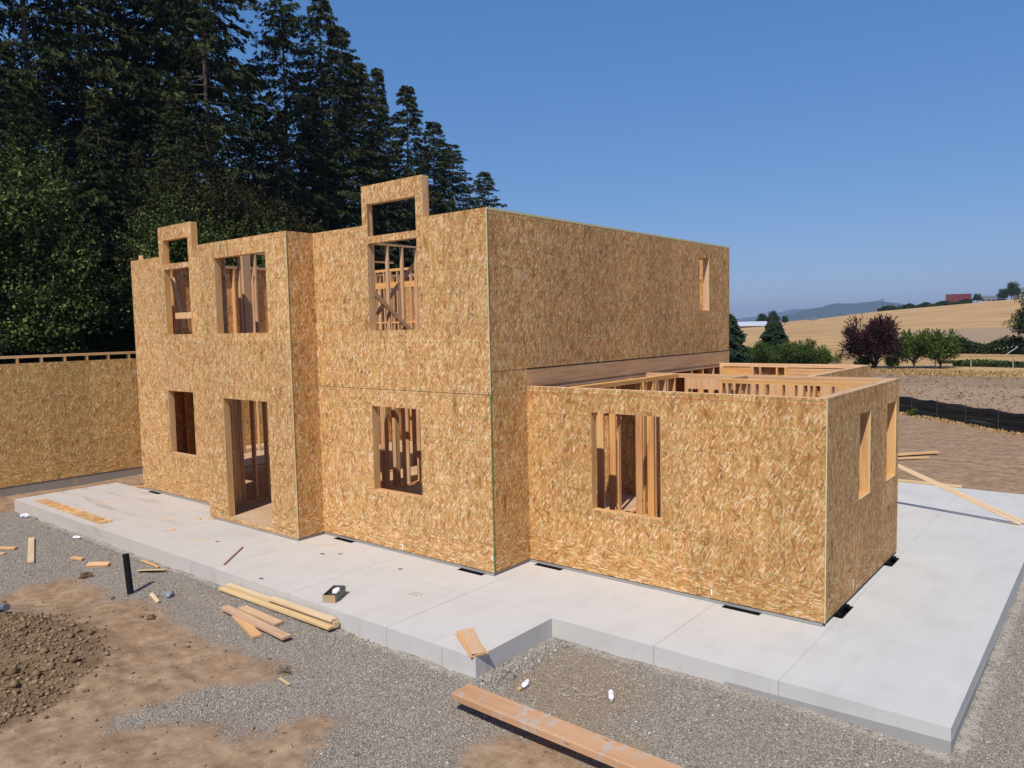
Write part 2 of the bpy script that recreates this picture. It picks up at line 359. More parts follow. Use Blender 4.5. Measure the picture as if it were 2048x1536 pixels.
class MB:
    """collects boxes and bars; build() links them as one mesh"""
    def __init__(s): s.v = []; s.f = []; s.m = []
    def hexa(s, pts, mi=0):
        b = len(s.v); s.v += [tuple(p) for p in pts]
        for q in ((0, 3, 2, 1), (4, 5, 6, 7), (0, 1, 5, 4), (1, 2, 6, 5), (2, 3, 7, 6), (3, 0, 4, 7)):
            s.f.append(tuple(b + i for i in q)); s.m.append(mi)
    def box(s, x0, x1, y0, y1, z0, z1, mi=0):
        if x1 < x0: x0, x1 = x1, x0
        if y1 < y0: y0, y1 = y1, y0
        if z1 < z0: z0, z1 = z1, z0
        s.hexa([(x0, y0, z0), (x1, y0, z0), (x1, y1, z0), (x0, y1, z0), (x0, y0, z1), (x1, y0, z1), (x1, y1, z1), (x0, y1, z1)], mi)
    def bar(s, a, b, w, t, up=(0, 0, 1), mi=0):
        a = Vector(a); b = Vector(b); d = (b - a).normalized(); side = d.cross(Vector(up))
        if side.length < 1e-4: side = d.cross(Vector((0, 1, 0)))
        side.normalize(); n = side.cross(d).normalized()
        o = [side * (w / 2) * i + n * (t / 2) * j for i, j in ((-1, -1), (1, -1), (1, 1), (-1, 1))]
        s.hexa([a + q for q in o] + [b + q for q in o], mi)
    def tube(s, a, b, r0, r1=None, n=10, mi=0, cap=True):
        r1 = r0 if r1 is None else r1
        a = Vector(a); b = Vector(b); d = (b - a).normalized()
        x = d.orthogonal().normalized(); y = d.cross(x); base = len(s.v)
        for c, r in ((a, r0), (b, r1)):
            for i in range(n):
                t = 2 * math.pi * i / n; s.v.append(tuple(c + x * (r * math.cos(t)) + y * (r * math.sin(t))))
        for i in range(n):
            j = (i + 1) % n; s.f.append((base + i, base + j, base + n + j, base + n + i)); s.m.append(mi)
        if cap:
            s.f.append(tuple(base + i for i in reversed(range(n)))); s.m.append(mi)
            s.f.append(tuple(base + n + i for i in range(n))); s.m.append(mi)
    def face(s, pts, mi=0):
        b = len(s.v); s.v += [tuple(p) for p in pts]; s.f.append(tuple(range(b, b + len(pts)))); s.m.append(mi)
    def build(s, name, mats, parent=None, bevel=0, smooth=False):
        me = bpy.data.meshes.new(name); me.from_pydata(s.v, [], s.f); me.update()
        if bevel:
            bm = bmesh.new(); bm.from_mesh(me); bmesh.ops.remove_doubles(bm, verts=bm.verts, dist=1e-5)
            bmesh.ops.bevel(bm, geom=list(bm.edges), offset=bevel, segments=2, affect='EDGES', profile=.5)
            bm.to_mesh(me); bm.free()
        elif any(s.m): me.polygons.foreach_set('material_index', s.m)
        if smooth:
            me.polygons.foreach_set('use_smooth', [True] * len(me.polygons))
        return link_mesh(name, me, mats, parent)

def sheet(rects, holes):
    """rectangles (a0,a1,z0,z1) minus holes -> list of cells and an inside test"""
    A = sorted({r[i] for r in rects + holes for i in (0, 1)}); Z = sorted({r[i] for r in rects + holes for i in (2, 3)})
    def ins(a, z):
        return any(r[0] < a < r[1] and r[2] < z < r[3] for r in rects) and not any(h[0] < a < h[1] and h[2] < z < h[3] for h in holes)
    g = [[ins((A[i] + A[i + 1]) / 2, (Z[j] + Z[j + 1]) / 2) for j in range(len(Z) - 1)] for i in range(len(A) - 1)]
    return A, Z, g
def sheathing(name, axis, c, inward, rects, holes, parent, mats=None, t=.012):
    """solid sheet with openings; axis 'x' = runs along X at y=c, 'y' = runs along Y at x=c"""
    A, Z, g = sheet(rects, holes); mb = MB(); c2 = c + inward * t
    P = (lambda a, d, z: (a, d, z)) if axis == 'x' else (lambda a, d, z: (d, a, z))
    for i in range(len(A) - 1):
        for j in range(len(Z) - 1):
            if not g[i][j]: continue
            a0, a1, z0, z1 = A[i], A[i + 1], Z[j], Z[j + 1]
            mb.face([P(a0, c, z0), P(a1, c, z0), P(a1, c, z1), P(a0, c, z1)], 0)
            mb.face([P(a0, c2, z0), P(a0, c2, z1), P(a1, c2, z1), P(a1, c2, z0)], 2)
            nb = lambda ii, jj: 0 <= ii < len(A) - 1 and 0 <= jj < len(Z) - 1 and g[ii][jj]
            if not nb(i - 1, j): mb.face([P(a0, c, z0), P(a0, c, z1), P(a0, c2, z1), P(a0, c2, z0)], 1)
            if not nb(i + 1, j): mb.face([P(a1, c, z0), P(a1, c2, z0), P(a1, c2, z1), P(a1, c, z1)], 1)
            if not nb(i, j - 1): mb.face([P(a0, c, z0), P(a0, c2, z0), P(a1, c2, z0), P(a1, c, z0)], 1)
            if not nb(i, j + 1): mb.face([P(a0, c, z1), P(a1, c, z1), P(a1, c2, z1), P(a0, c2, z1)], 1)
    o = mb.build(name, mats or [M['osb'], M['edge'], M['osb_in']], parent)
    bm = bmesh.new(); bm.from_mesh(o.data); bmesh.ops.remove_doubles(bm, verts=bm.verts, dist=1e-5)
    bmesh.ops.recalc_face_normals(bm, faces=bm.faces); bm.to_mesh(o.data); bm.free()
    return o

# ------------------------------------------------------------ THE HOUSE
S_TOP = -.056          # top of the concrete apron
house = empty('unfinished_house', (-4, 4, S_TOP), label='unfinished two-storey house of bare OSB sheathing with a roofless lower wing in front', cat='house')
rest_studs = MB()      # studs that show little: one part
NSTUD = [0]
def stud(parent, x0, x1, y0, y1, z0, z1, name='stud', keep=True):
    if keep and NSTUD[0] < 98:
        NSTUD[0] += 1
        mb = MB(); mb.box(x0, x1, y0, y1, z0, z1); return mb.build(name, M['lum_z'], parent)
    rest_studs.box(x0, x1, y0, y1, z0, z1)
FT = .14
def framing(parent, axis, ci, inward, a0, a1, z0, z1, openings=(), gaps=(), sp=.4064, off=.2, keep=False, depth=FT, top=True, thick=.038):
    """plates, studs, headers and trimmers of one wall; ci = face the framing starts at"""
    lo, hi = (ci, ci + inward * depth)
    def B(mb, a, b, p, q, d0=lo, d1=hi):
        if axis == 'x': mb.box(a, b, d0, d1, p, q)
        else: mb.box(d0, d1, a, b, p, q)
    lum = M['lum_x'] if axis == 'x' else M['lum_y']
    e = .0015
    mb = MB(); 
    segs = [(a0, a1)]
    for gp in gaps:
        segs = [s for (p, q) in segs for s in ((p, min(q, gp[0])), (max(p, gp[1]), q)) if s[1] - s[0] > .02]
    for p, q in segs:
        mb = MB(); B(mb, p, q, z0, z0 + .038); mb.build('bottom_plate', lum, parent)
    mb = MB(); B(mb, a0, a1, z1 - .038, z1); B(mb, a0 + .002, a1 - .002, z1 - .0765, z1 - .0395, lo + inward * e, hi - inward * e); mb.build('top_plate', lum, parent)
    zt = z1 - .078
    def free(a, b):
        return not any(a < o[1] + .04 and b > o[0] - .04 for o in openings)
    a = a0 + off
    xs = [a0 + .003, a1 - .041]
    while a < a1 - .1: xs.append(a); a += sp
    for a in xs:
        if not free(a, a + .038): continue
        if any(a < gp[1] and a + .038 > gp[0] for gp in gaps): continue
        if axis == 'x': stud(parent, a, a + .038, lo + inward * e, hi - inward * e, z0 + .039, zt, keep=keep)
        else: stud(parent, lo + inward * e, hi - inward * e, a, a + .038, z0 + .039, zt, keep=keep)
    for o in openings:
        f = MB(); oz0, oz1 = o[2], o[3]
        B(f, o[0] - .076, o[0], z0 + .039, zt); B(f, o[1], o[1] + .076, z0 + .039, zt)
        if oz0 > z0 + .1: B(f, o[0], o[1], oz0 - .038, oz0)
        B(f, o[0], o[1], oz1, min(oz1 + .24, zt - .001))
        f.build('window_frame' if oz0 > z0 + .1 else 'door_frame', M['lum_z'], parent)
        if oz0 > z0 + .3:
            a = o[0] + .3
            while a < o[1] - .05:
                if axis == 'x': stud(parent, a, a + .038, lo, hi - inward * .002, z0 + .039, oz0 - .039, keep=False)
                else: stud(parent, lo, hi - inward * .002, a, a + .038, z0 + .039, oz0 - .039, keep=False)
                a += sp

Z0, ZF, ZU = .07, .07, 3.25            # ground floor, upper floor
L1, L2, L3, BP, HT, HJ = -4.47, -7.70, -12.17, -.622, 5.908, 2.926
D, WY, XW, WY2, HW = 9.41, .962, 4.94, 4.975, 3.0
T = .012
# foundation stem walls
mb = MB()
def stem(x0, x1, y0, y1, h=-.012): mb.box(x0, x1, y0, y1, -.6, h)
stem(L3 + .014, L2, .014, .2); stem(L2 + .014, L1 - .014, BP + .014, BP + .2); stem(L2 + .014, L2 + .2, BP + .2, .2); stem(L1 - .2, L1 - .014, BP + .2, .2)
stem(L1 - .014, -.014, .014, .2); stem(-.2, -.014, .2, WY + .2); stem(-.014, XW - .034, WY + .014, WY + .2); stem(XW - .2, XW - .034, WY + .2, WY2 - .034)
stem(3.3, XW - .2, WY2 - .2, WY2 - .034); stem(3.3, 3.486, WY2 - .034, 8.96); stem(-.2, 3.3, 8.78, 8.96); stem(L3 + .014, -.2, 9.2, 9.39); stem(L3 + .014, L3 + .2, .2, 9.2)
found = mb.build('foundation', M['stem'], house)
# black gap line under the sheathing (flashing)
# vents in the apron against the foundation
VENTS = [('x', -11.42, -.0), ('x', -3.78, 0), ('x', -.46, 0), ('x', .44, WY), ('x', 3.82, WY), ('y', 1.68, XW), ('y', 4.45, XW)]
for ax, a, c in VENTS:
    v = MB(); w = .27; dep = .105; z = S_TOP + .006
    if ax == 'x':
        v.box(a - w, a + w, c - dep, c - dep + .012, z - .12, z); v.box(a - w, a - w + .012, c - dep + .012, c + .01, z - .12, z); v.box(a + w - .012, a + w, c - dep + .012, c + .01, z - .12, z)
        v.box(a - w + .012, a + w - .012, c - dep + .012, c + .012, z - .13, z - .12); v.box(a - w + .012, a + w - .012, c + .001, c + .0125, z - .119, z - .006)
    else:
        v.box(c + dep - .012, c + dep, a - w, a + w, z - .12, z); v.box(c - .01, c + dep - .012, a - w, a - w + .012, z - .12, z); v.box(c - .01, c + dep - .012, a + w - .012, a + w, z - .12, z)
        v.box(c - .012, c + dep - .012, a - w + .012, a + w - .012, z - .13, z - .12)
        v.box(c - .0125, c - .001, a - w + .012, a + w - .012, z - .119, z - .006); v.box(c, c + .07, a - .2, a - .19, z, z + .045); v.box(c, c + .07, a + .19, a + .2, z, z + .045)
    v.build('foundation_vent', M['black'], house)

# ---- main front, right of the porch bay
o_low = (-2.90, -1.62, 1.04, 2.61); o_up = (-2.87, -1.585, 4.00, 5.575); o_tr = (-2.85, -1.59, 5.70, 6.28)
front = sheathing('exterior_wall', 'x', 0, 1, [(L1, 0, 0, HT), (-2.99, -1.41, HT, 6.61)], [o_low, o_up, o_tr], house, mats=[M['osb_pale'], M['edge'], M['osb_in']])
front['label'] = 'front wall sheathing with the tall window frame rising above the wall top'
framing(front, 'x', T, 1, L1 + .003, -.003, Z0, HJ - .03, [o_low], keep=True)
def tall_frame(parent, x0, x1, y0, wl, wr, z_tr0, z_tr1, ztop, ob, trl, trr):
    d0, d1 = y0 + T, y0 + T + FT
    f = MB()
    f.box(x0 + .002, wl, d0, d1, ZU, ztop - .04); f.box(wr, x1 - .002, d0, d1, ZU, ztop - .04)
    f.build('window_post', M['lum_z'], parent)
    f = MB(); f.box(x0 + .001, x1 - .001, d0 + .001, d1 + .001, ztop - .039, ztop - .002); f.build('top_plate', M['lum_x'], parent)
    f = MB(); f.box(wl, wr, d0, d1 - .002, z_tr1, ztop - .041); f.build('header', M['lum_x'], parent)
    f = MB(); f.box(wl, wr, d0, d1 - .002, z_tr0 - .123, z_tr0 - .043); f.box(wl, wr, d0 + .001, d1 - .001, z_tr0 - .042, z_tr0); f.build('transom_bar', M['lum_x'], parent)
    f = MB(); f.box(wl, wr, d0, d1 - .002, ob[2] - .04, ob[2] - .001); f.build('window_sill', M['lum_x'], parent)
def plain_frame(parent, a0, a1, c, z0, z1, keep=True, skip=()):
    pass
tall_frame(front, -2.99, -1.41, 0, -2.872, -1.583, 5.70, 6.281, 6.61, o_up, 0, 0)
for a0, a1 in ((L1 + .003, -2.992), (-1.408, -.003)):
    m2 = MB(); m2.box(a0, a1, T, T + FT, HT - .04, HT - .002); m2.box(a0, a1, T + .001, T + FT - .001, HT - .078, HT - .041); m2.build('top_plate', M['lum_x'], front)
    a = a0
    while a < a1 - .05: stud(front, a, a + .038, T + .001, T + FT - .001, ZU, HT - .08, keep=False); a += .4064
# corner strip: green sealed edge below the joint, pale above
m2 = MB(); m2.box(.0005, .0125, -.0015, .014, 0, HJ); m2.build('corner_edge', M['edge_green'], front)
m2 = MB(); m2.box(.0005, .0125, -.0015, .014, HJ, HT); m2.build('corner_edge', M['edge'], front)
m2 = MB(); m2.box(L1 + .013, -.001, -.0012, .004, HJ - .004, HJ + .004); m2.build('sheet_joint', M['dark'], front)
# ---- porch bay
o_door = (-6.94, -5.31, .065, 2.63); o_bup = (-7.03, -5.16, 4.0, 5.575)
bay = sheathing('exterior_wall', 'x', BP, 1, [(L2, L1, 0, HT)], [o_door, o_bup], house, mats=[M['osb_pale'], M['edge'], M['osb_in']]); bay['label'] = 'porch bay sheathing with the door opening'
framing(bay, 'x', BP + T, 1, L2 + .014, L1 - .014, Z0 - .04, HJ - .03, [o_door], gaps=[(o_door[0], o_door[1])])
framing(bay, 'x', BP + T, 1, L2 + .014, L1 - .014, ZU, HT - .002, [o_bup])
baysR = sheathing('exterior_wall', 'y', L1, -1, [(BP + T, -.0005, 0, HT)], [], house)
m2 = MB(); m2.box(L1 + .0005, L1 + .012, BP - .0015, BP + .012, 0, HT); m2.build('corner_edge', M['edge'], bay)
m2 = MB(); m2.box(L1 - .4, L1 - .001, BP - .0012, BP + .004, 5.03, 5.036); m2.build('sheet_joint', M['dark'], bay)
baysL = sheathing('exterior_wall', 'y', L2, 1, [(BP + T, -.0005, 0, HT)], [], house)
m2 = MB(); m2.box(L1 - T - .001, L1 - T - FT, BP + T + FT, .3, HT - .04, HT - .002); m2.build('top_plate', M['lum_y'], baysR); m2 = MB(); m2.box(L2 + T + .001, L2 + T + FT, BP + T + FT, .3, HT - .04, HT - .002); m2.build('top_plate', M['lum_y'], baysL)
# ---- front, left part
o_ll = (-10.58, -9.37, 1.05, 2.61); o_lu = (-10.50, -9.27, 4.0, 5.575); o_lt = (-10.33, -9.26, 5.70, 6.28)
left = sheathing('exterior_wall', 'x', .02, 1, [(L3, L2, 0, HT), (-10.66, -9.08, HT, 6.61)], [o_ll, (-10.45, -9.265, 4.0, 5.575), (-10.45, -9.265, 5.70, 6.28)], house, mats=[M['osb_pale'], M['edge'], M['osb_in']])
left['label'] = 'left front wall sheathing with the smaller tall window frame'
framing(left, 'x', .02 + T, 1, L3 + .014, L2 - .003, Z0, HJ - .03, [o_ll])
tall_frame(left, -10.66, -9.08, .02, -10.452, -9.263, 5.70, 6.281, 6.61, (0, 0, 4.0), 0, 0)
for a0, a1 in ((L3 + .014, -10.662), (-9.078, L2)):
    m2 = MB(); m2.box(a0, a1, .02 + T, .02 + T + FT, HT - .04, HT - .002); m2.build('top_plate', M['lum_x'], left)
m2 = MB(); m2.box(-11.78, -11.62, .05, .09, HT - .002, HT + .11); m2.build('stud_stub', M['lum_z'], left)
m2 = MB(); m2.bar((-11.13, .57, 5.45), (-10.66, .57, 4.15), .035, .10, up=(0, 1, 0)); m2.build('diagonal_brace', M['lum_z'], left)
m2 = MB(); m2.box(-11.2, -8.9, .26, .30, 4.38, 4.53); m2.build('horizontal_brace', M['lum_x'], left)

# ---- right side of the main block
o_s = (7.70, 8.21, 4.31, 5.56)
side = sheathing('exterior_wall', 'y', 0, -1, [(T, WY, 0, 3.30), (T, D, 3.295, HT)], [o_s], house)
side['label'] = 'long side wall sheathing of the upper storey'
framing(side, 'y', -T, -1, T + FT + .003, D - .003, ZU + .04, HT - .002, [o_s])
m2 = MB(); m2.box(-T - .002, .003, T + .02, D, HT - .03, HT + .008); m2.build('top_trim', M['edge'], side)
m2 = MB(); m2.box(-.002, .0012, WY, D, 3.285, 3.305); m2.box(-.002, .0012, .003, WY, 3.293, 3.299); m2.build('sheet_joint', M['dark'], side)
m2 = MB(); m2.box(-.09, -.002, WY + .003, D - .003, 2.985, 3.285); m2.build('floor_beam', M['beam'], house)
m2 = MB()
framing(side, 'y', -T, -1, WY + .14, D - .1, Z0, 2.98, [], gaps=[(2.4, 4.4), (6.0, 7.0)], keep=True, sp=.6)
# ---- back and end walls of the main block
back = sheathing('exterior_wall', 'x', D, -1, [(L3, 0, 0, HT)], [(-11.2, -9.8, .07, 2.4), (-6.5, -4.7, 1, 2.6), (-3, -1.4, 4.1, 5.5), (-8, -6.8, 4.1, 5.5)], house)
framing(back, 'x', D - T, -1, L3 + .014, -.014, ZU, HT - .002, [(-3, -1.4, 4.1, 5.5), (-8, -6.8, 4.1, 5.5)], keep=False)
endw = sheathing('exterior_wall', 'y', L3, 1, [(.033, D - T, 0, 2.95), (.033, D - T, 2.95, HT)], [(2.4, 7.2, .07, 2.6)], house)
framing(endw, 'y', L3 + T, 1, .2, D - .16, ZU, HT - .002, [], keep=True, sp=.6096)
for y in (.4, .8, 1.2, 1.6, 2.3, 4.2, 5.8):
    stud(endw, L3 + T, L3 + T + FT, y, y + .038, Z0, 2.6, keep=True)

# ---- floors
fl = MB()
fl.box(L3 + .16, -.16, .17, D - .16, Z0 - .1, Z0 - .001); fl.box(L2 + .02, L1 - .02, BP + .0125, .1685, Z0 - .1, Z0 - .002); fl.box(-.158, XW - .16, WY + .17, WY2 - .16, Z0 - .1, Z0 - .001)
fl.box(-.158, 3.34, WY2 - .158, 8.8, Z0 - .1, Z0 - .0015)
fl.build('subfloor', M['floor'], house)
fl = MB(); fl.box(L3 + .16, -7.2, .17, 5.0, 2.96, ZU - .002); fl.box(-7.2, -.16, 5.2, D - .16, 2.96, ZU - .002); fl.box(-5.0, -4.2, .17, 5.2, 2.96, ZU - .0025)
fl.build('upper_floor', M['floor'], house)

# ---- wing
o_w = (1.295, 2.55, 1.04, 2.62)
wf = sheathing('exterior_wall', 'x', WY, 1, [(.0015, XW, 0, HW)], [o_w], house); wf['label'] = 'wing front sheathing with one window opening and a red chalk line'
framing(wf, 'x', WY + T, 1, .003, XW - .014, Z0, HW - .004, [o_w], keep=True)
m2 = MB(); m2.box(.01, XW - .02, WY - .0012, WY + .004, 2.905, 2.911); m2.build('chalk_line', M['chalk'], wf)
m2 = MB(); m2.box(XW + .0005, XW + .0125, WY - .0015, WY + .014, 0, HW); m2.build('corner_edge', M['edge'], wf)
wr = sheathing('exterior_wall', 'y', XW, -1, [(WY + T, WY2, 0, HW)], [(2.535, 3.15, 1.36, 2.63), (4.165, 4.78, 1.36, 2.63)], house); wr['label'] = 'wing side sheathing with two narrow window openings'
framing(wr, 'y', XW - T, -1, WY + T + FT + .002, WY2 - .014, Z0, HW - .004, [(2.535, 3.15, 1.36, 2.63), (4.165, 4.78, 1.36, 2.63)], keep=True)
wb = sheathing('exterior_wall', 'x', WY2, -1, [(3.5, XW - T, 0, HW)], [(3.75, 4.5, 1.2, 2.6)], house)
framing(wb, 'x', WY2 - T, -1, .15, XW - .16, Z0, HW - .004, [(1.10, 2.25, 1.0, 2.70), (2.5, 3.3, .07, 2.6), (3.75, 4.5, 1.2, 2.6)], keep=True, sp=.8)
for par, q_ in ((front, (-2.19, -2.172, -.002, -.0003, .04, .12)), (wf, (3.34, 3.358, WY - .002, WY - .0003, .05, .14)), (wr, (XW + .0003, XW + .002, 2.30, 2.33, .10, .22)), (front, (-.04, -.022, -.002, -.0003, .2, .3))):
    m2 = MB(); m2.box(*q_); m2.build('paint_mark', M['paper'], par)
# partition in the wing parallel to the front, stopping at x 2.2
part1 = MB(); part1.box(2.22, XW - .155, 3.80, 3.94, HW - .04, HW); part1.box(2.224, XW - .157, 3.801, 3.939, HW - .078, HW - .0395)
p1 = part1.build('partition_wall', M['lum_x'], house)
pp = MB(); pp.box(2.22, XW - .155, 3.80, 3.94, Z0, Z0 + .038); pp.build('bottom_plate', M['lum_x'], p1)
for x in (2.23, 2.34, 2.85, 3.04, 3.32, 3.53, 3.78, 4.14, 4.5):
    stud(p1, x, x + .038, 3.801, 3.939, Z0 + .039, HW - .079)
p2m = MB(); p2m.box(2.22, 2.34, 3.942, 4.82, HW - .04, HW + .0); p2m.box(2.223, 2.337, 3.942, 4.819, HW - .078, HW - .0405)
p2 = p2m.build('partition_wall', M['lum_y'], house)
for y in (4.1, 4.5): stud(p2, 2.224, 2.336, y, y + .038, Z0, HW - .079)
p3m = MB(); p3m.box(.76, .90, 1.116, 4.82, HW - .04, HW); p3m.box(.762, .898, 1.118, 4.819, HW - .078, HW - .0395)
p3 = p3m.build('partition_wall', M['lum_y'], house)
pp = MB(); pp.box(.76, .90, 1.13, 4.82, Z0, Z0 + .038); pp.build('bottom_plate', M['lum_y'], p3)
for y in (1.28, 1.95, 2.35, 3.3, 3.75, 3.84, 4.25, 4.34, 4.65): stud(p3, .762, .898, y, y + .038, Z0 + .039, HW - .079)
# partition further in, its studs show through the wing window
p4m = MB(); p4m.box(-.75, .62, 4.38, 4.47, Z0, Z0 + .038); p4m.box(-.75, .62, 4.38, 4.47, 2.86, 2.9)
p4 = p4m.build('partition_wall', M['lum_x'], house)
for x in (-.70, -.42, -.30, .30, .40, .50): stud(p4, x, x + .04, 4.382, 4.468, Z0 + .039, 2.859)
# ---- rear block
rb = sheathing('exterior_wall', 'y', 3.5, -1, [(WY2, 8.96, 0, HW)], [], house)
framing(rb, 'y', 3.5 - T, -1, WY2 + .003, 8.8, Z0, HW - .004, [])
rr = sheathing('exterior_wall', 'x', 8.96, -1, [(0, 3.488, 0, HW)], [(.1, .8, 1.0, 2.4), (1.7, 3.0, 1.0, 2.4)], house)
framing(rr, 'x', 8.96 - T, -1, .003, 3.34, Z0, HW - .004, [(.1, .8, 1.0, 2.4), (1.7, 3.0, 1.0, 2.4)], keep=True)
for a_, b_ in ((.1, .8), (1.7, 3.0)):
    m2 = MB(); m2.box(a_, b_, 8.82, 8.92, 2.66, 2.9); m2.build('header', M['lum_x'], rr)

# ---- interior partitions of the main block
q = MB(); q.box(-4.45, -4.36, .16, 5.4, HT - .116, HT - .078); q.box(-4.45, -4.36, .16, 5.4, ZU, ZU + .038); pu = q.build('partition_wall', M['lum_y'], house)
for y in (.6, 1.0, 1.42, 1.83, 2.25, 2.67, 3.1, 3.6, 4.1, 4.6): stud(pu, -4.449, -4.361, y, y + .038, ZU + .039, HT - .117)
q = MB(); q.bar((-4.33, 1.3, 4.85), (-4.33, 2.75, 3.7), .09, .04, up=(1, 0, 0)); q.build('diagonal_brace', M['lum_y'], pu)
q = MB(); q.bar((-4.50, 1.6, 4.35), (-4.50, 3.2, 6.0 - .1), .09, .04, up=(1, 0, 0)); q.build('diagonal_brace', M['lum_y'], pu)
q = MB(); q.box(-11.9, -5.2, 6.85, 6.94, HT - .116, HT - .04); q.box(-11.9, -5.2, 6.852, 6.938, 5.28, 5.46); q.box(-11.9, -5.2, 6.85, 6.94, 4.2, 4.24); q.box(-11.9, -5.2, 6.85, 6.94, ZU, ZU + .038); pr = q.build('partition_wall', M['lum_x'], house)
for x in (-11.6, -11.1, -10.6, -10.2, -9.9, -9.6, -9.35, -9.0, -8.75, -8.4, -8.0, -7.5, -7.1, -6.6, -6.1): stud(pr, x, x + .038, 6.853, 6.937, ZU + .039, HT - .117)
q = MB(); q.box(-7.75, -7.66, .16, 5.0, HT - .116, HT - .078); q.box(-7.75, -7.66, .16, 5.0, ZU, ZU + .038); pv = q.build('partition_wall', M['lum_y'], house)
for y in (.35, .75, 1.2): stud(pv, -7.749, -7.661, y, y + .038, ZU + .039, HT - .117)
q = MB(); q.box(-8.6, -8.4, .9, 1.1, ZU, 5.85); q.build('post', M['lum_z'], pv)
# ground floor
q = MB(); q.box(-6.25, -6.11, .3, 5.0, 2.85, 2.926); pg = q.build('partition_wall', M['lum_y'], house); q = MB(); q.box(-6.25, -6.11, 1.5, 5.0, Z0, Z0 + .038); q.build('bottom_plate', M['lum_y'], pg)
for y in (1.5, 1.9, 2.3, 2.7, 3.1, 3.46, 3.51, 3.56, 3.9, 4.3, 4.7): stud(pg, -6.249, -6.111, y, y + .038, Z0 + .039, 2.849)
q = MB(); q.box(-7.95, -7.81, .2, 5.0, 2.85, 2.926); q.box(-7.95, -7.81, .2, 5.0, Z0, Z0 + .038); pl = q.build('partition_wall', M['lum_y'], house)
for y in (.25, .30, .62, .95, 1.35, 1.75, 2.15, 2.6, 3.0): stud(pl, -7.949, -7.811, y, y + .038, Z0 + .039, 2.849)
q = MB(); q.box(-6.1, -.2, 2.7, 2.79, 2.85, 2.926); q.box(-5.7, -3.6, 2.7, 2.79, Z0, Z0 + .038); pm = q.build('partition_wall', M['lum_x'], house)
for x in (-5.64, -5.05): stud(pm, x, x + .038, 2.702, 2.788, Z0 + .039, 2.849)
q = MB(); q.bar((-4.35, .9, 2.9), (-5.1, .9, 2.3), .09, .04, up=(0, 1, 0)); q.build('diagonal_brace', M['lum_x'], pm)
q = MB(); q.box(-8.2, -.3, 6.0, 6.1, Z0, 2.95); q.build('partition_wall', M['osb_in'], house)
rest = rest_studs.build('stud', M['lum_z'], house); rest['kind'] = 'stuff'

# ------------------------------------------------------------ GARAGE wall at the left
gar = empty('garage_shell', (-18, 0, -.3), label='single-storey OSB garage wall at the far left with bare stud ends on top', cat='garage')
GX, GZ0, GZ1 = -16.0, -.11, 3.28
gw = sheathing('exterior_wall', 'y', GX, -1, [(-9, 8.6, GZ0, GZ1)], [], gar, mats=[M['osb_garage'], M['edge'], M['osb_in']])
mb = MB(); mb.box(GX - T - FT, GX - T, -9, 8.6, 3.425, 3.495); mb.build('top_plate', M['lum_y'], gw)
y = -8.8
while y < 8.5:
    mb = MB(); mb.box(GX - T - FT, GX - T - .001, y, y + .045, .0, 3.424); mb.build('stud', M['lum_z'], gw); y += .6096
mb = MB(); mb.box(GX - .2, GX - .013, -9, 8.6, -.7, GZ0 - .012); mb.build('foundation', M['stem'], gar)
for args in (('x', 8.6, -1, [(-23, GX - .17, GZ0, 2.9)]), ('x', -9, 1, [(-23, GX - .17, GZ0, 2.9)]), ('y', -23, 1, [(-8.98, 8.58, GZ0, 2.9)])):
    sheathing('exterior_wall', args[0], args[1], args[2], args[3], [], gar)
# linking rear wall behind the house, seen through the door opening
mb = MB(); mb.box(-15.95, L3 - .01, 2.2, 8.6, Z0 - .25, Z0 - .01); lk = mb.build('subfloor', M['floor'], gar)
mb = MB(); mb.box(-15.95, L3 - .02, 8.6, 8.61, Z0 - .01, 2.9, 0); mb.build('exterior_wall', M['osb_in'], gar)
for y in (3.2, 3.8, 4.4, 4.45, 5.0, 5.6, 6.2, 6.8):
    mb = MB(); mb.box(-14.6, -14.5, y, y + .038, Z0, 2.9); mb.build('stud', M['lum_z'], gar)
for x in (-15.6, -15.2, -14.8, -14.4, -14.0, -13.6, -13.2, -12.8):
    mb = MB(); mb.box(x, x + .038, 8.46, 8.599, Z0, 2.9); mb.build('stud', M['lum_z'], gar)

# ------------------------------------------------------------ CONCRETE APRON
apr = [(-13.73, 1.82, -2.50), (1.82, 6.72, -.895)]
X0, X1, X2, Y0, Y1, YE = -13.73, 1.82, 6.72, -2.50, -.895, 11.42
SB = -.62
seams_x = [(-7.45, -2.5, 0), (-4.33, -2.5, -.6), (-2.09, -2.5, 0), (.18, -2.5, 0), (3.41, -.895, WY), (5.0, -.895, YE)]
seams_y = [(WY, 5.0, X2), (-.9, -4, X1), (4.9, 5.0, X2), (8.3, 5.0, X2)]
GW = .004
xs = {X0, L3, L2, L1, 0, X1, 3.5, XW, X2}; ys = {Y0, BP, 0, Y1, WY, WY2, 8.96, YE, .86}
for s in seams_x: xs |= {s[0] - GW, s[0] + GW}
for s in seams_y: ys |= {s[0] - GW, s[0] + GW}; xs |= {s[1], s[2], XW - .03}
for ax, a, c in VENTS:
    if ax == 'x': xs |= {a - .27, a + .27}; ys |= {c - .105}
    else: ys |= {a - .27, a + .27}; xs |= {c + .105}
xs = sorted(xs); ys = sorted(ys)
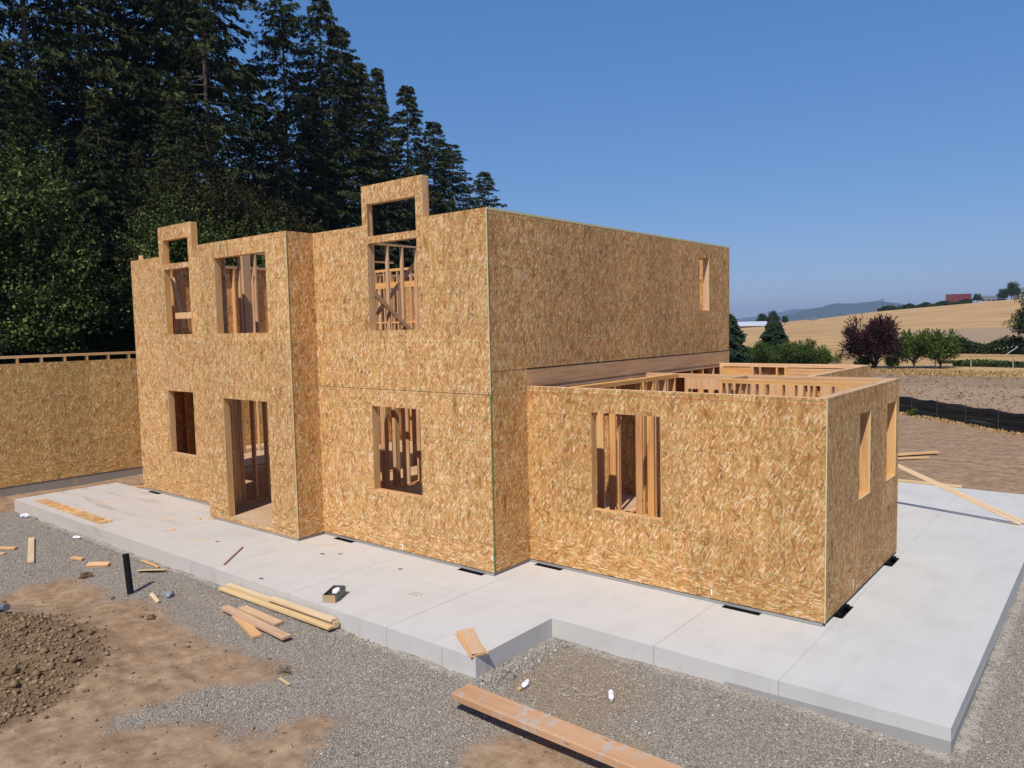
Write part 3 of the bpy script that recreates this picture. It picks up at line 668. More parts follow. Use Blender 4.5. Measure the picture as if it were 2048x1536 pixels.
def in_slab(x, y):
    if not (X0 < x < X2 and Y0 < y < YE): return False
    if x > X1 and y < Y1: return False
    if x < L3 and y > .86: return False                 # bare earth strip behind
    if L3 < x < 0 and y > .0 + (0): return False if not (y < BP) else True
    if L2 < x < L1 and y > BP: return False
    if 0 <= x < XW - .03 and WY < y < WY2: return False
    if x < 3.5 and WY2 <= y < 8.96: return False
    if x < 0 and y > 0: return False
    for ax, a, c in VENTS:
        if ax == 'x' and abs(x - a) < .27 and c - .105 < y < c: return False
        if ax == 'y' and abs(y - a) < .27 and c - .03 < x < c + .105: return False
    return True
def slab_z(x, y):
    for s in seams_x:
        if abs(x - s[0]) < GW and s[1] < y < s[2]: return S_TOP - .006
    for s in seams_y:
        if abs(y - s[0]) < GW and s[1] < x < s[2]: return S_TOP - .006
    return S_TOP
mb = MB()
nx, ny = len(xs) - 1, len(ys) - 1
G = [[(slab_z((xs[i] + xs[i + 1]) / 2, (ys[j] + ys[j + 1]) / 2) if in_slab((xs[i] + xs[i + 1]) / 2, (ys[j] + ys[j + 1]) / 2) else None) for j in range(ny)] for i in range(nx)]
def gz(i, j): return G[i][j] if 0 <= i < nx and 0 <= j < ny else None
for i in range(nx):
    for j in range(ny):
        z = G[i][j]
        if z is None: continue
        x0, x1, y0, y1 = xs[i], xs[i + 1], ys[j], ys[j + 1]
        mb.face([(x0, y0, z), (x1, y0, z), (x1, y1, z), (x0, y1, z)])
        for di, dj, a, b in ((-1, 0, (x0, y1), (x0, y0)), (1, 0, (x1, y0), (x1, y1)), (0, -1, (x0, y0), (x1, y0)), (0, 1, (x1, y1), (x0, y1))):
            w = gz(i + di, j + dj)
            zb = SB if w is None else w
            if zb < z - 1e-4:
                mb.face([(a[0], a[1], zb), (b[0], b[1], zb), (b[0], b[1], z), (a[0], a[1], z)])
slab = mb.build('concrete_apron', M['slab']); slab['kind'] = 'structure'
for x_, y_ in [(-7.45, Y0), (-4.33, Y0), (-2.09, Y0), (.18, Y0), (1.24, Y0), (3.41, Y1), (5.0, Y1)]:
    jb = MB(); jb.box(x_ - .004, x_ + .004, y_ - .0012, y_ + .003, SB, S_TOP - .004); jb.build('control_joint', M['joint'], slab)
# footing course that shows below the slab at the near right corner
mb = MB()
mb.face([(4.35, Y1 - .004, -.6), (X2 + .004, Y1 - .004, -.6), (X2 + .004, Y1 - .004, S_TOP - .135), (4.35, Y1 - .004, S_TOP - .19)])
mb.face([(X2 + .004, Y1 - .004, -.6), (X2 + .004, 3, -.6), (X2 + .004, 3, S_TOP - .2), (X2 + .004, Y1 - .004, S_TOP - .135)])
mb.face([(4.35, Y1 - .004, S_TOP - .19), (X2 + .004, Y1 - .004, S_TOP - .135), (X2 + .004, 3, S_TOP - .2), (4.35, Y1 + .1, S_TOP - .19)])
ft = mb.build('apron_footing', M['stem']); ft['kind'] = 'structure'

# ------------------------------------------------------------ GROUND SHEET
def geo(start, end, step0, grow):
    out = []; v = start; s = step0; sg = 1 if end > start else -1
    while (end - v) * sg > 0: s *= grow; v += sg * s; out.append(v)
    return out
gx = list(np.arange(-15, 11.001, .06)); gy = list(np.arange(-8.6, -.6, .06))
gx = sorted(geo(-15, -9500, .08, 1.09)) + gx + geo(11, 9500, .08, 1.09)
gy = sorted(geo(-8.6, -2500, .10, 1.2)) + gy + geo(-.6, 9500, .07, 1.055)
GXm, GYm = np.meshgrid(np.array(gx), np.array(gy), indexing='ij')
def vnoise(x, y, s, seed):
    r = np.random.default_rng(seed); n = 256; t = r.random((n, n))
    u = x * s; v = y * s; i = np.floor(u).astype(int); j = np.floor(v).astype(int); fu = u - i; fv = v - j
    fu = fu * fu * (3 - 2 * fu); fv = fv * fv * (3 - 2 * fv)
    a = t[i % n, j % n]; b = t[(i + 1) % n, j % n]; c = t[i % n, (j + 1) % n]; d = t[(i + 1) % n, (j + 1) % n]
    return (a * (1 - fu) + b * fu) * (1 - fv) + (c * (1 - fu) + d * fu) * fv - .5
def inpoly(x, y, poly, soft=.25):
    """soft mask (0..1) from a polygon, .5 on its outline"""
    inside = np.zeros(x.shape, bool); dist = np.full(x.shape, 1e9)
    n = len(poly)
    for k in range(n):
        x0, y0 = poly[k]; x1, y1 = poly[(k + 1) % n]
        cr = ((y0 > y) != (y1 > y)) & (x < (x1 - x0) * (y - y0) / (y1 - y0 + 1e-12) + x0); inside ^= cr
        dx, dy = x1 - x0, y1 - y0; t = np.clip(((x - x0) * dx + (y - y0) * dy) / (dx * dx + dy * dy), 0, 1)
        dist = np.minimum(dist, np.hypot(x - x0 - t * dx, y - y0 - t * dy))
    sd = np.where(inside, dist, -dist)
    return np.clip(.5 + sd / soft * .5, 0, 1)
def sstep(a, b, v):
    t = np.clip((v - a) / (b - a), 0, 1); return t * t * (3 - 2 * t)
P_clod = [(-7.5, -6.8), (-5.64, -5.32), (-4.64, -4.97), (-3.4, -4.75), (-2.4, -5.1), (-1.9, -5.6), (-1.6, -5.96), (-1.45, -6.6), (-2, -8), (-6, -8.5)]
P_dirt = [(-5.6, -5.2), (-5.25, -4.95), (-4.9, -4.2), (-4.36, -3.62), (-3.7, -3.66), (-3.12, -3.87), (-2.21, -3.9), (-1.33, -3.88), (-.56, -3.7), (-.14, -3.84), (-.3, -4.3), (-.58, -4.66), (-.6, -5.1), (-.8, -5.7), (-.5, -5.85), (-.25, -5.45), (.24, -5.05), (.6, -5.1), (.87, -4.7), (.87, -4.3), (1.35, -4.15), (1.75, -4.75), (1.9, -5.1), (1.5, -6), (2, -8), (-8, -9), (-9, -6)]
P_dirt2 = [(-6.96, -4.5), (-6.89, -3.99), (-5.84, -3.70), (-4.61, -4.1), (-5.37, -5.1), (-6.5, -5.4)]
P_mound = [(2.66, -3.62), (2.99, -3.25), (3.4, -3.2), (4.3, -3.15), (4.8, -3.3), (5, -3.8), (4, -4.3), (2.9, -4.2)]
P_tan = [(2.1, -1.15), (2.9, -1.05), (3.76, -1.6), (3.7, -2.5), (4.28, -2.68), (3.9, -3.1), (3.2, -3.1), (2.6, -2.7), (2.2, -2.1)]
P_left = [(-16.5, -3.6), (-13.9, -3.0), (-13.85, 1), (-12.3, 1), (-12.3, 9), (-16.5, 9)]
P_back = [(-2, 11.35), (6.2, 11.42), (9, 10.4), (20, 7), (40, 0), (60, 10), (60, 30), (-60, 60), (-60, 11.4)]
def pipe_path():
    return [(-14, 39), (-4, 32), (-.16, 29.16), (1.31, 27.64), (2.88, 26.1), (4.28, 24.75), (5.8, 23.4), (9, 20.8), (14, 17), (22, 12)]
OX, OY = 7.99, -9.27
def hill(x, y):
    r = np.hypot(x - OX, y - OY); az = np.degrees(np.arctan2(x - OX, y - OY))
    cr = np.interp(az, [-60, -40, -23.2, -17.5, -13.5, -9, -5.2, 5, 25], [-1, 0, 2.0, 4.8, 8.6, 11.0, 13.2, 16, 12])
    R = 470.0
    up = np.clip((r - 95) / (R - 95), 0, 1); up = up ** 1.15
    dn = sstep(R, R + 420, r)
    h = cr * up * (1 - dn) - 6 * dn
    h += 40 * sstep(1500, 6000, r) * 0
    msk = sstep(-75, -50, az) * (1 - sstep(40, 70, az))
    return h * msk, r, az
def ground_z(x, y):
    x = np.asarray(x, float); y = np.asarray(y, float)
    h, r, az = hill(x, y)
    z = -.275 + h
    z = z + .05 * vnoise(x, y, .45, 1) * np.clip(1.5 - r / 200, 0, 1) + .022 * vnoise(x, y, 2.1, 2) * (r < 40)
    d = inpoly(x, y, P_dirt, .5); cl = inpoly(x, y, P_clod, .6)
    z = z + d * (.11 * vnoise(x, y, 1.1, 3) + .045 * vnoise(x, y, 3.1, 13) + .014 * vnoise(x, y, 8.0, 14) + .05) + cl * (.10 * np.abs(vnoise(x, y, 2.7, 4)) + .05 * vnoise(x, y, 6.0, 5) + .06)
    d2 = inpoly(x, y, P_dirt2, .7); z = z - d2 * .09
    z = z - inpoly(x, y, P_mound, .6) * .06
    # lower to the left and beside the near right corner of the apron
    z = z - .05 * sstep(5, 6.6, x) * (1 - sstep(4, 9, r)) - .03
    z = z - .09 * inpoly(x, y, P_left, 1.0)
    # gentle scour along the apron edge
    z = z - .02 * (np.abs(y + 2.56) < .12) * (x < 1.8) * (vnoise(x, y, 3, 8) > 0)
    # keep the soil under floors and apron out of sight
    under = ((x > L3 - .05) & (x < 3.45) & (y > .1) & (y < 9.3)) | ((x > -.1) & (x < XW - .1) & (y > WY + .1) & (y < 9)) | ((x > X0 + .1) & (x < X1 - .1) & (y > Y0 + .1) & (y < .6)) | ((x > X1 - .2) & (x < X2 - .1) & (y > Y1 + .1) & (y < YE - .1))
    z = np.where(under, -.5, z)
    pl = sstep(29, 33, y + .55 * x) * (1 - sstep(66, 74, r)) * (r > 25)
    z = z + pl * .03 * vnoise(x, y * 1.8, 1.1, 9)
    return z
Zg = ground_z(GXm, GYm); H_, Rr, Az = hill(GXm, GYm)
a_dirt = np.maximum.reduce([inpoly(GXm, GYm, P_dirt, .5), inpoly(GXm, GYm, P_dirt2, .5), inpoly(GXm, GYm, P_mound, .4), inpoly(GXm, GYm, P_left, .5), inpoly(GXm, GYm, P_back, .8)])
a_clod = inpoly(GXm, GYm, P_clod, .4); a_tan = inpoly(GXm, GYm, P_tan, .8)
path = np.array(pipe_path()); fy = np.interp(GXm, path[:, 0], path[:, 1])
inv = sstep(-1.2, 1.2, GYm - fy - .4) * (GYm > 10)
a_plow = inv * (1 - sstep(68, 71, Rr)) * (GXm > -45)
a_gold = sstep(68, 71, Rr) * (1 - sstep(1200, 2500, Rr) * .3)
# a paler bare strip at the foot of the hill on the right
a_bare = sstep(-15, -13.5, Az) * sstep(112, 122, Rr) * (1 - sstep(170, 185, Rr)) * .9
cr_d = np.minimum(np.where((GXm < 1.9) & (GXm > -12), np.abs(GYm + 2.56), 9), np.where((GYm > -2.6) & (GYm < -.8), np.abs(GXm - 1.92), 9))
cr_d = np.minimum(cr_d, np.where((GXm > 1.8) & (GXm < 6.9), np.abs(GYm + .96), 9)); cr_d = np.minimum(cr_d, np.where(GYm > -1, np.abs(GXm - 6.8), 9))
a_crumb = np.clip(.74 - cr_d / .36, 0, .74) * (GYm < 11.5) * (GXm > -14)
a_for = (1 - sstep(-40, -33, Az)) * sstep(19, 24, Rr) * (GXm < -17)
nxg, nyg = len(gx), len(gy)
idx = np.arange(nxg * nyg).reshape(nxg, nyg)
faces = np.stack([idx[:-1, :-1], idx[1:, :-1], idx[1:, 1:], idx[:-1, 1:]], -1).reshape(-1, 4)
gr = fast('ground', np.stack([GXm, GYm, Zg], -1).reshape(-1, 3), faces, M['ground'], smooth=True,
          attrs={'dirt': a_dirt.ravel(), 'clod': a_clod.ravel(), 'tan': a_tan.ravel(), 'plow': a_plow.ravel(), 'gold': a_gold.ravel(), 'bare': a_bare.ravel(), 'crumb': a_crumb.ravel(), 'forest': a_for.ravel()})
gr['kind'] = 'structure'
def gzf(x, y): return float(ground_z(np.array([x]), np.array([y]))[0])

# ------------------------------------------------------------ loose stones and clods (uncountable)
OCT = np.array([(1, 0, 0), (0, 1, 0), (-1, 0, 0), (0, -1, 0), (0, 0, 1), (0, 0, -1)], float)
OF = np.array([(0, 1, 4), (1, 2, 4), (2, 3, 4), (3, 0, 4), (1, 0, 5), (2, 1, 5), (3, 2, 5), (0, 3, 5)])
def stones(name, xy, size, mat, flat=.6, jit=.35, attr=True, sink=.25):
    n = len(xy); z = ground_z(xy[:, 0], xy[:, 1])
    v = OCT[None] * (1 + NR.uniform(-jit, jit, (n, 6, 1))) * size[:, None, None]
    v = v * np.array([1, 1, flat]); th = NR.uniform(0, 6.28, n); c, s = np.cos(th), np.sin(th); ti = NR.normal(0, .35, n)
    y2 = v[..., 1] * np.cos(ti)[:, None] - v[..., 2] * np.sin(ti)[:, None]; z2 = v[..., 1] * np.sin(ti)[:, None] + v[..., 2] * np.cos(ti)[:, None]
    x3 = v[..., 0] * c[:, None] - y2 * s[:, None]; y3 = v[..., 0] * s[:, None] + y2 * c[:, None]
    V = np.stack([x3 + xy[:, :1], y3 + xy[:, 1:], z2 + (z + size * flat * (1 - sink * 2) * .6)[:, None]], -1).reshape(-1, 3)
    F = (OF[None] + (np.arange(n) * 6)[:, None, None]).reshape(-1, 3)
    return fast(name, V, F, mat, attrs={'shade': np.repeat(NR.random(n), 6)})
k = N('gravel_stone'); k.color(k.ramp(k.attr('shade'), [(0, (.13, .110, .092)), (.35, (.275, .238, .198)), (.75, (.38, .332, .275)), (.93, (.50, .43, .34)), (1, (.58, .52, .44))])); M['stone'] = k.m
k = N('soil_clod'); k.color(k.ramp(k.attr('shade'), [(0, (.14, .086, .046)), (.6, (.24, .152, .085)), (1, (.32, .21, .122))])); k.bump(k.noise(k.pos(), 60, 3), .5, .01); M['clod'] = k.m
k = N('concrete_crumb'); k.color(k.ramp(k.attr('shade'), [(0, (.20, .175, .15)), (1, (.40, .365, .32))])); M['crumb'] = k.m
def sample_region(n, x0, x1, y0, y1, w):
    xy = np.stack([NR.uniform(x0, x1, n), NR.uniform(y0, y1, n)], -1)
    return xy[NR.random(n) < w(xy[:, 0], xy[:, 1])]
def off_slab(x, y):
    return ~(((x > X0 - .02) & (x < X1 + .02) & (y > Y0 - .02)) | ((x > X1 - .1) & (x < X2 + .02) & (y > Y1 - .02)))
def w_gravel(x, y):
    d = np.maximum.reduce([inpoly(x, y, P_dirt, .5), inpoly(x, y, P_dirt2, .5), inpoly(x, y, P_mound, .4), inpoly(x, y, P_left, .5), inpoly(x, y, P_back, .8)])
    d = d + .5 * vnoise(x, y, 1.7, 21) + .4 * vnoise(x, y, 6, 22)
    return np.where(off_slab(x, y), np.clip(1.12 - 1.75 * d, .02, 1) * (1 - .55 * inpoly(x, y, P_tan, .9)), 0)
xy = np.concatenate([sample_region(125000, -2.5, 6.5, -5.4, -.9, w_gravel), sample_region(52000, -12, -2.5, -5.6, -2.4, w_gravel), sample_region(9000, -16, -12, -7, -2.2, w_gravel), sample_region(26000, 6.7, 8.8, -2.5, 8, w_gravel)])
stones('gravel', xy, NR.uniform(.005, .0125, len(xy)) * (1 + .7 * (NR.random(len(xy)) > .96)), M['stone']).update_tag()
bpy.data.objects['gravel']['kind'] = 'stuff'
def w_clod(x, y): return np.clip(inpoly(x, y, P_clod, .5) * 1.6 - .5 + .6 * vnoise(x, y, 2, 30), 0, 1)
xy = sample_region(20000, -8, -1.2, -8.2, -4.6, w_clod)
xy2 = sample_region(5200, -7.5, 5, -6.5, -3, lambda x, y: np.clip(np.maximum(inpoly(x, y, P_dirt, .8), inpoly(x, y, P_dirt2, .8)) * .5 + .5 * vnoise(x, y, 1.3, 31) - .04, 0, 1) * off_slab(x, y))
sz = np.concatenate([NR.gamma(1.25, .0088, len(xy)) + .004, NR.gamma(1.1, .006, len(xy2)) + .003])
cl = stones('soil_clods', np.concatenate([xy, xy2]), np.minimum(sz, .085), M['clod'], flat=.75, sink=.1); cl['kind'] = 'stuff'
def w_cr(x, y):
    d = np.minimum(np.where((x < 1.9), np.abs(y + 2.54), 9), np.where((y > -2.6) & (y < -.8), np.abs(x - 1.88), 9))
    d = np.minimum(d, np.where((x > 1.8) & (x < 6.9), np.abs(y + .93), 9)); d = np.minimum(d, np.where(y > -1, np.abs(x - 6.76), 9))
    return np.where(off_slab(x, y), np.clip(1.1 - d / .16, 0, 1) * (vnoise(x, y, 1.9, 33) > -.12) * .9, 0)
xy = sample_region(11000, -13.7, 7.1, -2.8, 8, w_cr)
xy3 = sample_region(700, 1.85, 2.2, -2.6, -.9, lambda x, y: np.where(off_slab(x, y), .9, 0))
xy = np.concatenate([xy, xy3])
cb = stones('concrete_crumbs', xy, NR.gamma(1.8, .007, len(xy)) + .006, M['crumb'], flat=.55); cb['kind'] = 'stuff'

# ------------------------------------------------------------ LOOSE LUMBER AND LITTER
def board(name, a, b, w, t, mat, label, cat='board', group=None, bevel=.003, roll=0, parent=None):
    a = Vector(a); b = Vector(b); d = b - a; L = d.length
    me = bpy.data.meshes.new(name); bm = bmesh.new()
    bmesh.ops.create_cube(bm, size=1); bmesh.ops.scale(bm, vec=(L, w, t), verts=bm.verts)
    bmesh.ops.bevel(bm, geom=list(bm.edges), offset=bevel, segments=1, affect='EDGES')
    bm.to_mesh(me); bm.free(); me.materials.append(mat)
    o = bpy.data.objects.new(name, me); COL.objects.link(o)
    o.location = (a + b) / 2
    o.rotation_euler = (roll, -math.atan2(d.z, math.hypot(d.x, d.y)), math.atan2(d.y, d.x))
    return tag(o, label, cat, group)
lx = M['lum_x']
def gb(x, y, h): return (x, y, gzf(x, y) + h)
board('osb_strip', (-13.0, -2.15, S_TOP + .010), (-9.2, -2.19, S_TOP + .010), .27, .018, M['osb_flat'], 'long narrow OSB offcut lying flat on the left end of the concrete apron')
board('lumber_offcut', gb(-10.1, -3.36, .03), gb(-8.2, -4.02, .03), .11, .04, M['timber_new'], 'short pale plank on the gravel at the far left, pointing at the apron', group='loose boards on the gravel')
board('lumber_offcut', gb(-9.85, -4.05, .03), gb(-9.55, -3.83, .03), .11, .035, lx, 'small board end on the gravel at the left edge, beside the lone plank', 'wood scrap', 'wood scraps')
board('lumber_offcut', gb(-9.5, -4.22, .02), gb(-9.3, -4.1, .02), .08, .03, lx, 'smallest wood scrap at the very left edge of the gravel', 'wood scrap', 'wood scraps')
board('lumber_offcut', gb(-7.85, -3.42, .03), gb(-7.6, -3.32, .03), .09, .045, lx, 'little wood block on the gravel halfway between the lone plank and the black pipe', 'wood scrap', 'wood scraps')
board('lumber_offcut', gb(-7.15, -3.42, .035), gb(-6.8, -3.18, .035), .12, .05, lx, 'tilted brown wood block on the gravel to the left of the black pipe', 'wood scrap', 'wood scraps', roll=.3)
board('wood_shake', gb(-5.98, -3.02, .03), gb(-5.55, -2.72, .05), .15, .012, M['timber_new'], 'thin curled wood sheet on the gravel just right of the black pipe', 'wood scrap', 'wood scraps', roll=-.2)
board('lumber_offcut', gb(-6.55, -2.68, .03), gb(-5.95, -2.66, .03), .05, .02, lx, 'narrow stick on the gravel between the black pipe and the apron edge', 'wood scrap', 'wood scraps')
board('lumber_offcut', gb(-4.34, -3.57, .05), gb(-3.92, -3.66, .02), .06, .02, M['timber_new'], 'pale wedge of wood on the dirt tip below the black pipe', 'wood scrap', 'wood scraps', roll=.5)
board('lumber_offcut', gb(-.12, -4.0, .02), gb(.12, -4.02, .02), .04, .012, M['timber_new'], 'thin pale splinter on the gravel at the point of the dirt tongue', 'wood scrap', 'wood scraps')
board('wood_strip', (-7.44, -1.78, S_TOP + .012), (-7.32, -1.62, S_TOP + .012), .03, .02, lx, 'short brown stick on the apron near its left third', 'wood scrap', 'wood scraps')
board('wood_strip', (-4.26, -2.31, S_TOP + .012), (-4.97, -1.51, S_TOP + .012), .028, .022, make_lumber('red_stick', 0, base=((.22, .08, .04), (.30, .12, .06), (.34, .15, .08))), 'slim reddish stick lying alone across the middle of the apron', 'stick')
board('wood_strip', (-6.35, -1.87, S_TOP + .006), (-6.10, -1.52, S_TOP + .006), .02, .01, M['timber_new'], 'thin pale strip on the apron below the door opening', 'wood scrap', 'wood scraps')
board('wood_strip', (-6.5, -.95, S_TOP + .006), (-5.0, -.98, S_TOP + .006), .022, .01, M['timber_new'], 'long thin lath on the apron parallel to the door sill', 'wood scrap', 'wood scraps')
board('wood_strip', (-4.3, -.62, S_TOP + .006), (-3.65, -.42, S_TOP + .006), .022, .01, M['timber_new'], 'thin lath on the apron in the inner corner beside the porch bay', 'wood scrap', 'wood scraps')
z0 = gzf(-2.3, -2.62)
board('long_timber', (-3.72, -2.70, z0 + .04), (-.78, -2.70, z0 + .055), .09, .04, M['timber_new'], 'lower outer timber of the bundle leaning against the apron edge', 'timber', 'long timbers along the apron edge')
board('long_timber', (-3.70, -2.585, z0 + .05), (-.80, -2.58, z0 + .06), .09, .09, M['timber_new'], 'inner timber of the bundle, tight against the apron edge', 'timber', 'long timbers along the apron edge')
board('long_timber', (-2.40, -2.61, z0 + .125), (-.83, -2.60, z0 + .13), .11, .04, M['timber_new'], 'shorter pale timber on top of the bundle at the apron edge', 'timber', 'long timbers along the apron edge')
bd = make_lumber('orange_board', 0, base=((.48, .25, .095), (.60, .355, .155), (.68, .44, .22)))
board('lumber_offcut', gb(-2.42, -3.19, .03), gb(-1.47, -3.45, .03), .14, .038, bd, 'lowest board of the crossed pile of three on the gravel', group='three boards in a crossed pile')
board('lumber_offcut', gb(-2.62, -2.98, .045), gb(-1.62, -2.99, .03), .14, .038, bd, 'rear board of the crossed pile, nearest the apron', group='three boards in a crossed pile')
board('lumber_offcut', gb(-2.80, -3.17, .075), gb(-1.02, -3.27, .075), .14, .038, bd, 'topmost board of the crossed pile of three on the gravel', group='three boards in a crossed pile')
bm_ = board('big_beam', (2.18, -3.17, -.11), (6.6, -3.25, -.11), .29, .085, M['beam_stained'], 'thick orange beam with grey concrete stains lying across the gravel in the foreground', 'beam', bevel=.007)
for i, (a, b, lab) in enumerate([((1.17, -2.06, S_TOP + .012), (1.82, -2.47, S_TOP + .012), 'bottom board of the fanned stack at the apron corner'), ((1.16, -2.02, S_TOP + .034), (1.86, -2.42, S_TOP + .030), 'middle board of the fanned stack at the apron corner'), ((1.22, -1.99, S_TOP + .056), (1.83, -2.46, S_TOP + .050), 'top board of the fanned stack at the apron corner')]):
    board('short_board', a, b, .17, .018, bd, lab, group='short boards stacked at the apron corner')
for px, py, lab in ((-7.9, -.87, 'reddish wood crumb on the apron beside the porch bay corner'), (-7.65, -.68, 'orange wood crumb against the porch bay corner')):
    board('wood_chip', (px, py, S_TOP + .012), (px + .15, py + .05, S_TOP + .012), .06, .02, lx, lab, 'wood scrap', 'wood scraps')
# right-hand side
z0 = gzf(3, 16.5)
board('long_timber', (1.2, 15.4, z0 + .05), (3.35, 17.7, z0 + .09), .18, .05, lx, 'upper orange board lying on the bare soil behind the wing', 'timber', 'boards behind the wing')
board('long_timber', (1.4, 15.0, z0 + .05), (3.25, 16.75, z0 + .05), .15, .05, lx, 'lower orange board lying on the bare soil behind the wing', 'timber', 'boards behind the wing')
board('long_timber', (2.9, 11.45, S_TOP + .03), (4.95, 11.50, S_TOP + .03), .14, .04, M['timber_new'], 'pale board lying along the far edge of the concrete apron', 'timber')
b1 = board('diagonal_prop', (3.52, 8.35, 1.17), (6.42, 8.30, S_TOP + .02), .06, .04, M['timber_new'], 'nearer of two long pale props leaning down onto the far end of the apron', 'prop', 'diagonal props')
b2 = board('diagonal_prop', (3.52, 8.42, 1.17), (6.55, 8.40, S_TOP + .02), .06, .04, M['timber_new'], 'farther of two long pale props leaning down onto the far end of the apron', 'prop', 'diagonal props')

# stack of boards on the soil near garage
for i, (x, y, a) in enumerate([(-14.6, -.6, .4), (-15.0, .3, .2), (-14.3, .6, .7)]):
    board('lumber_offcut', gb(x, y, .02), gb(x + .9 * math.cos(a), y + .9 * math.sin(a), .02), .07, .02, lx, ['broken slat', 'thin slat', 'short slat'][i] + [' in the soil strip near the garage wall, closest to the camera', ' in the soil strip tight beside the garage wall', ' in the soil strip next to the apron rear corner'][i], 'wood scrap', 'wood scraps')

# black pipe
mb = MB(); a = Vector((-4.86, -3.66, gzf(-4.86, -3.66) - .1)); b = Vector((-4.97, -3.66, .36)); n = 24
d = (b - a).normalized(); x_ = d.orthogonal().normalized(); y_ = d.cross(x_)
rings = [(a, .052), (b, .052), (b, .044), (b - d * .3, .044)]; base = 0
for c, r in rings:
    for i in range(n):
        t = 2 * math.pi * i / n; mb.v.append(tuple(c + x_ * r * math.cos(t) + y_ * r * math.sin(t)))
for q in range(3):
    for i in range(n):
        j = (i + 1) % n; mb.f.append((q * n + i, q * n + j, (q + 1) * n + j, (q + 1) * n + i)); mb.m.append(0)
tag(mb.build('drain_pipe', M['black'], smooth=False), 'black plastic pipe standing upright in the gravel', 'pipe')
mb = MB(); mb.tube((-5.9, -5.5, gzf(-5.9, -5.5) + .08), (-5.16, -5.37, gzf(-5.2, -5.4) + .10), .055, n=20)
tag(mb.build('drain_pipe', M['greypipe']), 'grey pipe end lying on the clods at the left edge', 'pipe')

# nail box
ang = math.atan2(.38, -.22); bx = empty('nail_box', (-1.33, -2.2, S_TOP), label='open cardboard box of nails standing on the concrete apron', cat='box')
bx.rotation_euler = (0, 0, ang - math.pi / 2)
def child(mb, name, mat, par):
    me = bpy.data.meshes.new(name); me.from_pydata(mb.v, [], mb.f); me.update(); me.materials.append(mat)
    o = bpy.data.objects.new(name, me); COL.objects.link(o); o.parent = par; return o
mb = MB(); mb.box(-.10, .10, -.21, -.205, .0, .12); child(mb, 'front_panel', M['card'], bx)
mb = MB(); mb.box(-.10, -.095, -.205, .21, 0, .12); mb.box(-.095, .095, .205, .21, 0, .13); mb.box(-.095, .095, -.205, .205, 0, .006); child(mb, 'side_panel', M['card_dark'], bx)
mb = MB(); mb.box(.095, .10, -.205, .21, 0, .085); child(mb, 'side_panel', M['card_green'], bx)
mb = MB(); mb.hexa([(.095, -.2, .085), (.10, -.2, .085), (.10, .21, .085), (.095, .21, .085), (.11, -.2, .115), (.115, -.2, .115), (.125, .21, .12), (.12, .21, .12)]); child(mb, 'flap', M['card_dark'], bx)
mb = MB()
for i in range(70):
    x, y, z = rnd.uniform(-.08, .08), rnd.uniform(-.18, .18), rnd.uniform(.05, .09); t = rnd.uniform(0, 3.14)
    mb.bar((x, y, z), (x + .05 * math.cos(t), y + .05 * math.sin(t), z + rnd.uniform(-.01, .01)), .006, .006)
child(mb, 'nails', M['nails'], bx)
me = bpy.data.meshes.new('plastic_liner'); bm = bmesh.new(); bmesh.ops.create_icosphere(bm, subdivisions=2, radius=.06)
for v in bm.verts: v.co = Vector((v.co.x * 1.0, v.co.y * 1.4 + .08, v.co.z * .5 + .085)) * (1 + rnd.uniform(-.14, .14))
bm.to_mesh(me); bm.free(); me.materials.append(M['paper']); o = bpy.data.objects.new('plastic_liner', me); COL.objects.link(o); o.parent = bx

def crumple(name, loc, s, mat, label, cat, seed, group=None, sub=2):
    r = random.Random(seed); me = bpy.data.meshes.new(name); bm = bmesh.new(); bmesh.ops.create_icosphere(bm, subdivisions=sub, radius=1)
    for v in bm.verts:
        kf = 1 + r.uniform(-.3, .3); v.co = Vector((v.co.x * s[0], v.co.y * s[1], v.co.z * s[2])) * kf
    bm.to_mesh(me); bm.free(); me.materials.append(mat); o = bpy.data.objects.new(name, me); COL.objects.link(o); o.location = loc
    o.rotation_euler = (0, 0, r.uniform(0, 3)); return tag(o, label, cat, group)
crumple('crumpled_paper', gb(-9.45, -2.72, .02), (.10, .05, .02), M['paper'], 'crumpled white paper on the gravel below the left part of the apron edge', 'litter', 1)
crumple('crumpled_paper', gb(-12.5, -2.68, .05), (.10, .06, .05), M['paper'], 'small white wad at the foot of the apron left corner', 'litter', 2)
crumple('crumpled_paper', gb(-13.6, -3.2, .05), (.16, .09, .05), mat_flat('grey_rag', (.30, .29, .30), .8), 'grey rag on the gravel past the apron left corner', 'litter', 12)
crumple('plastic_wrapper', gb(2.45, -2.30, .03), (.08, .04, .03), M['white'], 'white plastic wrapper on the gravel near the beam end', 'litter', 3)
crumple('wood_chip', gb(2.45, -2.43, .02), (.035, .03, .02), bd, 'orange wood chip touching the white wrapper', 'wood scrap', 4)
crumple('rock', gb(-6.55, -3.70, .04), (.11, .08, .06), M['clod'], 'brown rock on the gravel left of the black pipe base', 'rock', 5, sub=2)
crumple('rock', gb(-4.13, -3.38, .03), (.10, .07, .05), mat_flat('blue_grey_stone', (.22, .24, .27), .8), 'blue grey stone on the gravel right of the black pipe base', 'rock', 6)
crumple('rock', gb(-3.35, -4.05, .02), (.08, .07, .04), M['clod'], 'flat clod-like stone on the smooth dirt tongue', 'rock', 7)
